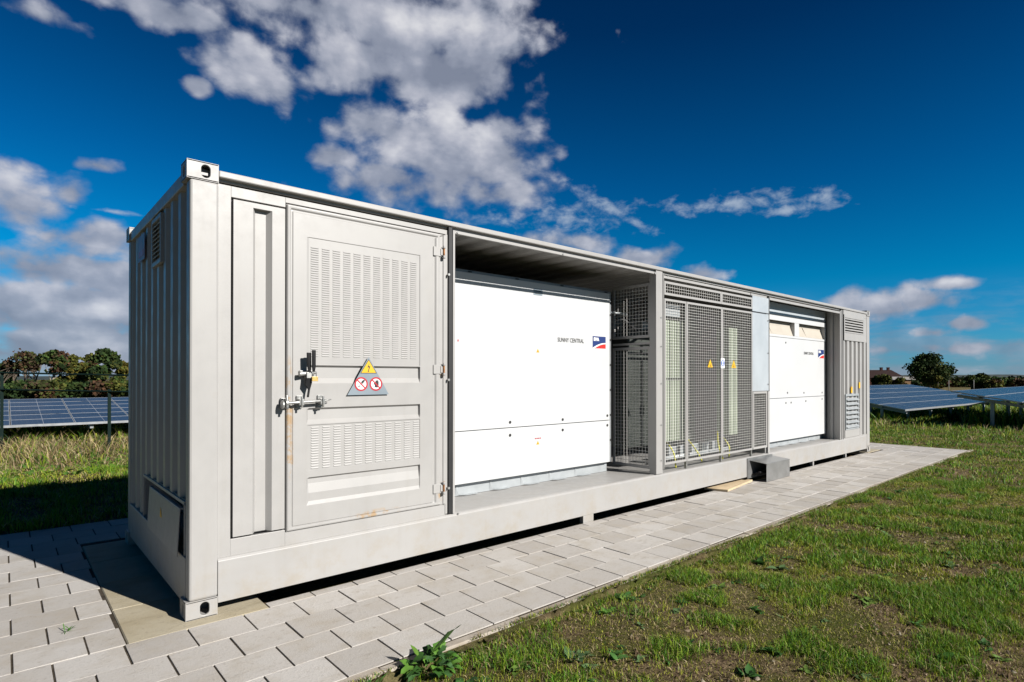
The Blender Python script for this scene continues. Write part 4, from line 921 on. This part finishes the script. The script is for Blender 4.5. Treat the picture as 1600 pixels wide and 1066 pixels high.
for k in range(520):   # far left ground herbs
    x_ = random.uniform(-3.5, 2.2); y_ = random.uniform(8.2, 12.5); z_ = zof(x_, y_); ln = random.uniform(.08, .2)
    for q in range(5): leafstrip(Vw, Fw, Tw, (x_, y_, z_), random.uniform(0, 6.28), ln, ln*.4, random.uniform(.3, 1.1), .4, random.choice([(.09, .17, .02), (.06, .13, .02), (.13, .19, .03)]), .3, 0, 0, 3)
o = link('ground_cover', arr_mesh('ground_cover', Vw, Fw, [M['leaf']], smooth=True, tint=np.array(Tw))); tag(o, 'low broad-leaved herbs scattered through the grass', 'ground cover', kind='stuff')

x, y, r = sample(22000, 2.2, 8, 30, 92); ok = y < -1.43; x, y = x[ok], y[ok]; ok = rng.random(len(x)) < np.clip((.56-fbm(x, y, 1.1, 4, 3))*6, .05, 1); x, y = x[ok], y[ok]; n = len(x)
c_ = np.stack([x, y, hgt(x, y)+.002], 1)[:, None, :]; sz_ = (.003+.009*rng.random(n)**3)[:, None, None]; V = (c_+rng.normal(0, .6, (n, 4, 3))*sz_+np.array([(-1, -1, 0), (1, -1, 0), (0, 1, 0), (0, 0, 1.2)])*sz_).reshape(-1, 3)
F = (np.arange(n)[:, None, None]*4+np.array([(0, 1, 3), (1, 2, 3), (2, 0, 3)])).reshape(-1, 3); T = np.repeat(np.array([(.16, .115, .07), (.10, .07, .042), (.24, .19, .13), (.30, .26, .20)])[rng.choice(4, n, p=(.4, .35, .2, .05))], 4, 0)
o = link('loose_soil', arr_mesh('loose_soil', V, F, [M['foliage']], tint=T)); tag(o, 'crumbs of loose soil lying between the grass tufts', 'soil', kind='stuff')
# ------------------------------------------------------------ solar tables
def module_mesh(w_, h_):
    b = MB(); f = .014; th = .038
    b.box(0, w_, 0, f, -th, 0, 0); b.box(0, w_, h_-f, h_, -th, 0, 0); b.box(0, f, f, h_-f, -th, 0, 0); b.box(w_-f, w_, f, h_-f, -th, 0, 0); b.box(w_/2-.006, w_/2+.006, f, h_-f, -.006, -.0005, 0)
    b.box(f, w_-f, f, h_-f, -.012, -.002, 1); o = b.build('solar_module', [M['pvframe'], M['pv']]); return o
def solar_table(loc, rz, nx_, ny_, mw, mh, tilt, label, post_z, legs_y=(.9,)):
    r = empty('solar_table', loc, rz); tag(r, label, 'solar panels', 'ground-mounted solar tables'); ct, st = math.cos(tilt), math.sin(tilt)
    m0 = module_mesh(mw-.018, mh-.018); first = True
    for j in range(ny_):
        for i in range(nx_):
            o = m0 if first else m0.copy()
            if not first: C.objects.link(o)
            first = False; o.parent = r; o.rotation_euler = (tilt, 0, 0); o.location = (i*mw+.009, (j*mh+.009)*ct, (j*mh+.009)*st)
    S_ = ny_*mh; b = MB()
    def slab(x0, x1, s0, s1, t0, t1):
        pts = []
        for x in (x0, x1):
            for s, t_ in ((s0, t0), (s1, t0), (s1, t1), (s0, t1)): pts.append((x, s*ct-t_*st, s*st+t_*ct))
        b.add(pts, [(0, 1, 2, 3), (7, 6, 5, 4), (0, 4, 5, 1), (1, 5, 6, 2), (2, 6, 7, 3), (3, 7, 4, 0)])
    for s in (.18, .36, .62, .84): slab(.02, nx_*mw-.02, S_*s-.03, S_*s+.03, -.10, -.04)
    for k in range(int(nx_*mw/2.6)+1): slab(.5+k*2.6, .58+k*2.6, .1, S_-.1, -.20, -.105)
    b.build('rafter', M['galv'], r)
    b = MB(); slab(-.004, nx_*mw+.004, -.014, -.001, -.062, .004); b.build('edge_rail', M['pvframe'], r)
    for k in range(int(nx_*mw/2.6)+1):
        for s in (.22*S_, .78*S_):
            b = MB(); y_ = s*ct; b.box(.5+k*2.6, .58+k*2.6, y_-.05, y_+.05, post_z-loc[2], s*st-.2*ct); b.build('post', M['galv'], r)
    return r
solar_table((-.68-1.34*3, 16.95, .25), 0, 9, 6, 1.34, .8965, math.atan2(.55, 5.35), 'low solar table beyond the green fence, left of the container', -.5)
solar_table((22.9, 2.28, .367), math.atan2(-.73, 10.9), 10, 5, 1.36, .90, math.atan2(.76, 4.42), 'solar table right of the container with its bright near edge in full view', -.95)
solar_table((20.9, -3.97, .35), 0, 12, 5, 1.36, .90, math.atan2(.75, 4.4), 'solar table at the right edge, seen past its dark underside', -.95)

P3 = []  # herbage added to hide sunlit ground and darken the gap under the tables
for (n, xa, xb, ya, yb) in ((15000, 22.6, 36, 2.5, 6.6), (9000, 21.3, 34, -3.6, .3), (26000, 30, 62, -5, 14), (5000, -4.5, 7, 17.4, 21)):
    x = rng.uniform(xa, xb, n); y = rng.uniform(ya, yb, n); col = GREEN[rng.integers(0, 4, n)]*rng.uniform(.5, 1.1, (n, 1))
    P3.append(blades(x, y, hgt(x, y), rng.uniform(.35, .8, n), rng.uniform(.03, .06, n), rng.uniform(.1, .7, n), rng.uniform(0, 6.28, n), col))
v, f, t_ = joinparts(P3); o = link('added_herbage', arr_mesh('added_herbage', v, f, [M['leaf']], tint=t_)); tag(o, 'dense herbage added under the solar tables to keep the gap below them dark', 'undergrowth', kind='stuff')
# ------------------------------------------------------------ fence behind
fe = empty('fence', at(3, 13.5, -.17)); tag(fe, 'dark green wire fence with two rails in the left background', 'fence'); fo = Vector(fe.location)
def fz(u, z0, z1): return z0+(z1-z0)*(u-3)/195
for u, top in ((-165, 1.66), (3, 1.64), (171, 1.235), (339, 1.2)):
    p = at(u, 13.5); b = MB(); r_ = .030
    b.box(p.x-r_, p.x+r_, p.y-r_, p.y+r_, -.35, top); b.box(p.x-r_-.004, p.x+r_+.004, p.y-r_-.004, p.y+r_+.004, top, top+.012); b.build('post', M['fence'], fe, loc=-fo)
for z0, z1, r_, nm in ((1.635, 1.575, .020, 'rail'), (1.243, 1.195, .018, 'rail'), (1.0, .96, .0025, 'wire'), (.7, .66, .0025, 'wire'), (.4, .36, .0025, 'wire'), (1.45, 1.40, .0025, 'wire')):
    b = MB(); b.tube([at(u, 13.46 if nm == 'rail' else 13.5, fz(u, z0, z1)) for u in (-200, 0, 200, 400)], r_, 8); b.build(nm, M['fence'], fe, loc=-fo)

# ------------------------------------------------------------ trees, hedges, far things
def foliage(blobs, n, size, cols, hole=.0):
    """leaf clumps (small quads) through the volume of the given ellipsoids (x, y, z, rx, ry, rz)"""
    vol = np.array([b[3]*b[4]*b[5] for b in blobs])**.7; pick = rng.choice(len(blobs), n, p=vol/vol.sum()); B = np.array(blobs)[pick]
    d = rng.normal(size=(n, 3)); d /= np.linalg.norm(d, axis=1)[:, None]; rr = rng.random(n)**.42
    rr *= 1+.22*np.sin(d[:, 0]*5+pick)*np.cos(d[:, 2]*6+pick*2)
    c = B[:, :3]+d*B[:, 3:]*rr[:, None]
    u = rng.normal(size=(n, 3)); u /= np.linalg.norm(u, axis=1)[:, None]; v = np.cross(u, rng.normal(size=(n, 3))); v /= np.linalg.norm(v, axis=1)[:, None]
    s = size*rng.uniform(.5, 1.3, (n, 1))
    V = np.stack([c-u*s-v*s*.6, c+u*s*.7-v*s*.8, c+u*s+v*s*.6, c-u*s*.6+v*s], 1).reshape(-1, 3)
    F = np.arange(n*4).reshape(-1, 4); cc = np.array(cols)[(pick*7+rng.integers(0, 2, n)) % len(cols)]*rng.uniform(.42, 1.15, (n, 1))
    return V, F, np.repeat(cc, 4, 0)
def tree(u, D, zg, w_, h_, label, cols, crown_from=.25, n=2600, size=.22, trunk='bark', lean=0, dens=12, cat='tree', name='tree', group=None, multi=1, shape='round'):
    p = at(u, D, zg); r = empty(name, p); tag(r, label, cat, group)
    st = random.getstate(); random.seed(int(u*13+D)); z0 = h_*crown_from; bl = []
    for k in range(dens):
        a = random.uniform(0, 6.28); q = random.random()
        zc = z0+(h_-z0)*(.15+.75*q); lim = (w_/2)*(math.sin(math.pi*min(1, .18+.78*q)) if shape == 'round' else 1.05-q)
        rr = lim*math.sqrt(random.uniform(.15, 1))*.72; s = w_*random.uniform(.14, .24)*(1 if shape == 'round' else 1.15-q*.8)
        bl.append((math.cos(a)*rr, math.sin(a)*rr, zc, s, s, s*random.uniform(.55, .85)))
    V, F, T = foliage(bl, n, size, cols)
    link('crown', arr_mesh('crown', V, F, [M['foliage']], tint=T), r)
    b = MB(); tr_ = max(.05, w_*.028)
    for m_ in range(multi):
        ox = (m_-(multi-1)/2)*w_*.22; b.tube([(ox, 0, -.3), (ox+lean*.3, 0, h_*.3), (ox*1.4+lean*.7, .1, h_*.62), (ox*1.6+lean, 0, h_*.9)], [tr_, tr_*.8, tr_*.5, tr_*.15], 7)
        for k in range(7):
            e = random.choice(bl); zs = h_*random.uniform(.22, .6); b.tube([(ox*1.2+lean*.5, 0, zs), ((ox+e[0])*.55, e[1]*.5, (zs+e[2])*.5+.1), (e[0], e[1], e[2])], [tr_*.4, tr_*.25, tr_*.08], 5, caps=False)
    b.build('trunk', M[trunk], r); random.setstate(st); return r
DG = [(.018, .035, .012), (.030, .052, .015), (.045, .065, .018)]; OL = [(.075, .085, .018), (.095, .095, .02), (.05, .065, .018)]; YG = [(.12, .11, .02), (.09, .10, .02), (.14, .115, .025)]; BR = [(.085, .045, .025), (.06, .04, .025), (.05, .06, .02)]; MG = [(.035, .065, .018), (.05, .085, .02), (.07, .08, .02)]
G1 = 'trees in the wood behind the solar field'
ZG = -1.5
tree(-2, 88, ZG, 4.6, 7.6, 'dark green tree cut by the left edge of the photo', DG, .1, 2600, group=G1)
tree(30, 88, ZG, 5.2, 7.0, 'thin half-bare brownish tree with sky showing between its stems', BR, .62, 1300, .16, multi=4, dens=14, group=G1)
tree(48, 90, ZG, 3.2, 6.9, 'small reddish brown tree between the half-bare tree and the pale-stemmed one', BR+OL, .55, 1000, .18, multi=2, group=G1)
tree(83, 86, ZG, 4.6, 7.3, 'open-crowned tree with a tall pale stem', BR+DG+MG, .45, 2300, .18, 'palebark', group=G1, dens=16)
tree(116, 90, ZG, 4.6, 6.9, 'yellowish olive tree left of the dark round tree', YG+OL, .1, 2800, group=G1, dens=16)
tree(140, 93, ZG, 3.0, 7.2, 'narrow olive brown tree squeezed between two wider ones', OL+BR, .2, 1500, group=G1)
tree(165, 87, ZG, 5.6, 7.4, 'broad dark green tree with a dense round crown', MG+DG, .05, 4200, group=G1, dens=22)
tree(195, 90, ZG, 3.2, 6.0, 'yellow green tree right against the container edge', YG, .05, 1800, group=G1)
tree(222, 92, ZG, 4.5, 6.6, 'dark tree hidden behind the container corner', DG, .1, 1800, group=G1)
tree(-45, 90, ZG, 5.5, 7.0, 'olive tree beyond the left edge of the photo', OL, .1, 1800, group=G1)
hb = []
for k in range(60):
    p = at(-90+k*6, 78+random.uniform(-2, 3), ZG); s = random.uniform(.9, 1.5); hb.append((p.x, p.y, p.z+random.uniform(.3, 1.9), s*1.3, s*1.3, s*.8))
V, F, T = foliage(hb, 15000, .2, OL+DG+MG+BR+DG); o = link('undergrowth', arr_mesh('undergrowth', V, F, [M['foliage']], tint=T)); tag(o, 'mixed olive and brown undergrowth at the foot of the left wood', 'undergrowth', kind='stuff')
# right background
tree(1450, 120, -.9, 9.3, 6.9, 'large round dark tree standing alone on the right skyline', DG+MG, .14, 12000, .17, dens=40)
G2 = 'bushes on the right skyline'
def bush(u, D, zg, w_, h_, label, cols, n=1400): return tree(u, D, zg, w_, h_, label, cols, .0, n, .18, dens=12, cat='bush', name='bush', group=G2)
bush(1372, 118, -1, 3.4, 3.4, 'dark bush in front of the red-brown house', DG, 1300)
bush(1383, 116, -1, 4.0, 3.0, 'olive bush beside the dark bush before the house', OL, 1300)
bush(1407, 114, -1, 3.2, 2.7, 'ochre bush at the left foot of the big round tree', YG+BR, 900)
bush(1466, 112, -1, 2.6, 2.8, 'bright yellow-green bush under the right side of the big tree', YG, 900)
bush(1430, 108, -1, 2.2, 2.0, 'small dark bush under the left side of the big tree', DG, 700)
bush(1519, 100, -1.2, 3.2, 3.2, 'dark bush left of the olive clump on the right skyline', DG+MG, 1200)
bush(1536, 100, -1.2, 4.4, 3.5, 'rounded olive bush between the van and the conifer', OL+DG, 2000)
bush(1551, 98, -1.2, 3.4, 2.9, 'yellowish bush at the right end of the olive clump', YG+BR, 1200)
bush(1597, 98, -1.2, 4.2, 2.3, 'low brown bush at the right edge of the photo', BR, 1200)
tree(1577, 100, -1.2, 1.6, 3.2, 'small dark conifer on the right skyline', DG, .0, 900, .16, shape='cone', name='conifer')
hb = []
for k in range(120):
    p = at(1290+k*4.0, 190+random.uniform(-10, 10), -1.3); s = random.uniform(1.4, 2.4); hb.append((p.x, p.y, p.z+random.uniform(.5, 2.0), s*2, s*2, s*.7))
V, F, T = foliage(hb, 16000, .35, DG+BR+MG+[(.03, .03, .035)]); o = link('hedgerow', arr_mesh('hedgerow', V, F, [M['foliage']], tint=T)); tag(o, 'far dark hedgerow along the right horizon', 'hedgerow', kind='stuff')
# distant wooded ridge
def ridge(name, D, u0, u1, h0, seed, mat):
    us = np.linspace(u0, u1, 160); V = []
    for k, u in enumerate(us):
        e = (1 if 0 < k < 159 else 0); hh = h0*(.55+.9*fbm(u/40+seed, seed, 1.6, 5))*e
        for dd, z in ((D, -3), (D+40, hh), (D+260, -3)): V.append(tuple(at(u, dd, z)))
    F = [(3*i+a, 3*i+3+a, 3*i+4+a, 3*i+1+a) for i in range(159) for a in (0, 1)]
    o = link(name, arr_mesh(name, V, F, [M[mat]])); o['kind'] = 'structure'
ridge('hills', 1500, 900, 2300, 8, 3.7, 'farwood'); ridge('hills', 700, -900, 900, 4.0, 9.2, 'farwood')
# houses, sheds, van, poles
def house(u, D, zg, wid, dep, eave, rdg, label, wall, roof, chim=(), wins=3):
    p = at(u, D, zg); r = empty('house', p, YAW*-1); tag(r, label, 'house'); b = MB(); b.box(-wid/2, wid/2, 0, dep, 0, eave); b.build('wall', M[wall], r)
    b = MB(); o_ = .3; ins = wid*.14
    b.add([(-wid/2-o_, -o_, eave), (wid/2+o_, -o_, eave), (wid/2+o_, dep+o_, eave), (-wid/2-o_, dep+o_, eave), (-wid/2+ins, dep/2, rdg), (wid/2-ins, dep/2, rdg)], [(0, 1, 5, 4), (1, 2, 5), (2, 3, 4, 5), (3, 0, 4), (3, 2, 1, 0)])
    rf = b.build('roof', M[roof], r)
    for cx_ in chim: part('chimney', [(cx_-.3, cx_+.3, dep/2-.3, dep/2+.3, rdg-.6, rdg+.75), (cx_-.38, cx_+.38, dep/2-.38, dep/2+.38, rdg+.6, rdg+.68)], M[wall], rf, 0)
    for k in range(wins):
        x = -wid/2+wid*(k+.7)/(wins+.4); f_ = part('window', [(x-.5, x+.5, -.04, .02, eave*.42, eave*.82)], M['paper'], r, 0); part('pane', [(x-.42, x-.03, -.05, -.041, eave*.45, eave*.79), (x+.03, x+.42, -.05, -.041, eave*.45, eave*.79)], M['glass'], f_, 0)
house(1379, 165, -1.2, 12.5, 7, 2.6, 4.9, 'long red-brown house with two chimneys left of the big tree', 'brick', 'tile', (1.6, 3.6), 4)
house(1418, 132, -1.2, 6.5, 4, 2.2, 2.9, 'low ochre shed with a pale roof edge before the big tree', 'ochre', 'render', (), 2)
house(1345, 170, -1.2, 9, 7, 3.0, 4.9, 'dark brick house mostly hidden behind the container end', 'brick', 'tile', (.5,), 3)
house(1505, 260, -1.8, 9, 6, 1.6, 2.6, 'far low dark-roofed building right of the big tree', 'ochre', 'tile', (), 3)
def van(u, D, zg, label, rz=0):
    r = empty('van', at(u, D, zg), rz); tag(r, label, 'van')
    b = MB(); b.prism([(-2.2, -.9, .35), (2.3, -.9, .35), (2.35, -.9, 1.0), (1.75, -.9, 1.15), (1.2, -.9, 1.95), (-2.2, -.9, 2.0)], (0, 1.8, 0)); b.build('body', M['paper'], r, .06)
    part('window', [(.3, 1.25, -.915, -.905, 1.2, 1.75)], M['glass'], r, 0)
    for x in (-1.4, 1.5):
        for y_ in (-.85, .7): b = MB(); b.tube([(x, y_, .35), (x, y_+.18, .35)], .35, 16); b.build('wheel', M['rubber'], r)
van(1493, 215, -1.3, 'small white van parked right of the big round tree', -YAW)
van(1364, 190, -1.0, 'white van beside the container end, in front of the red-brown house', -YAW+.3)
GP = 'thin pale poles on the right skyline'
for u, D, h_, lb in ((1482.5, 100, 2.1, 'thin pale pole left of the white van'), (1521.5, 98, 2.2, 'thin pale pole in front of the dark bush'), (1564, 98, 2.3, 'thin pale pole between the olive clump and the conifer')):
    o = MB(); o.tube([(0, 0, -.2), (0, 0, h_)], [.055, .045], 8); o.tube([(0, 0, h_), (0, 0, h_+.06)], .07, 8); q = o.build('pole', M['render'], None, loc=at(u, D, -1.1)); tag(q, lb, 'pole', GP)
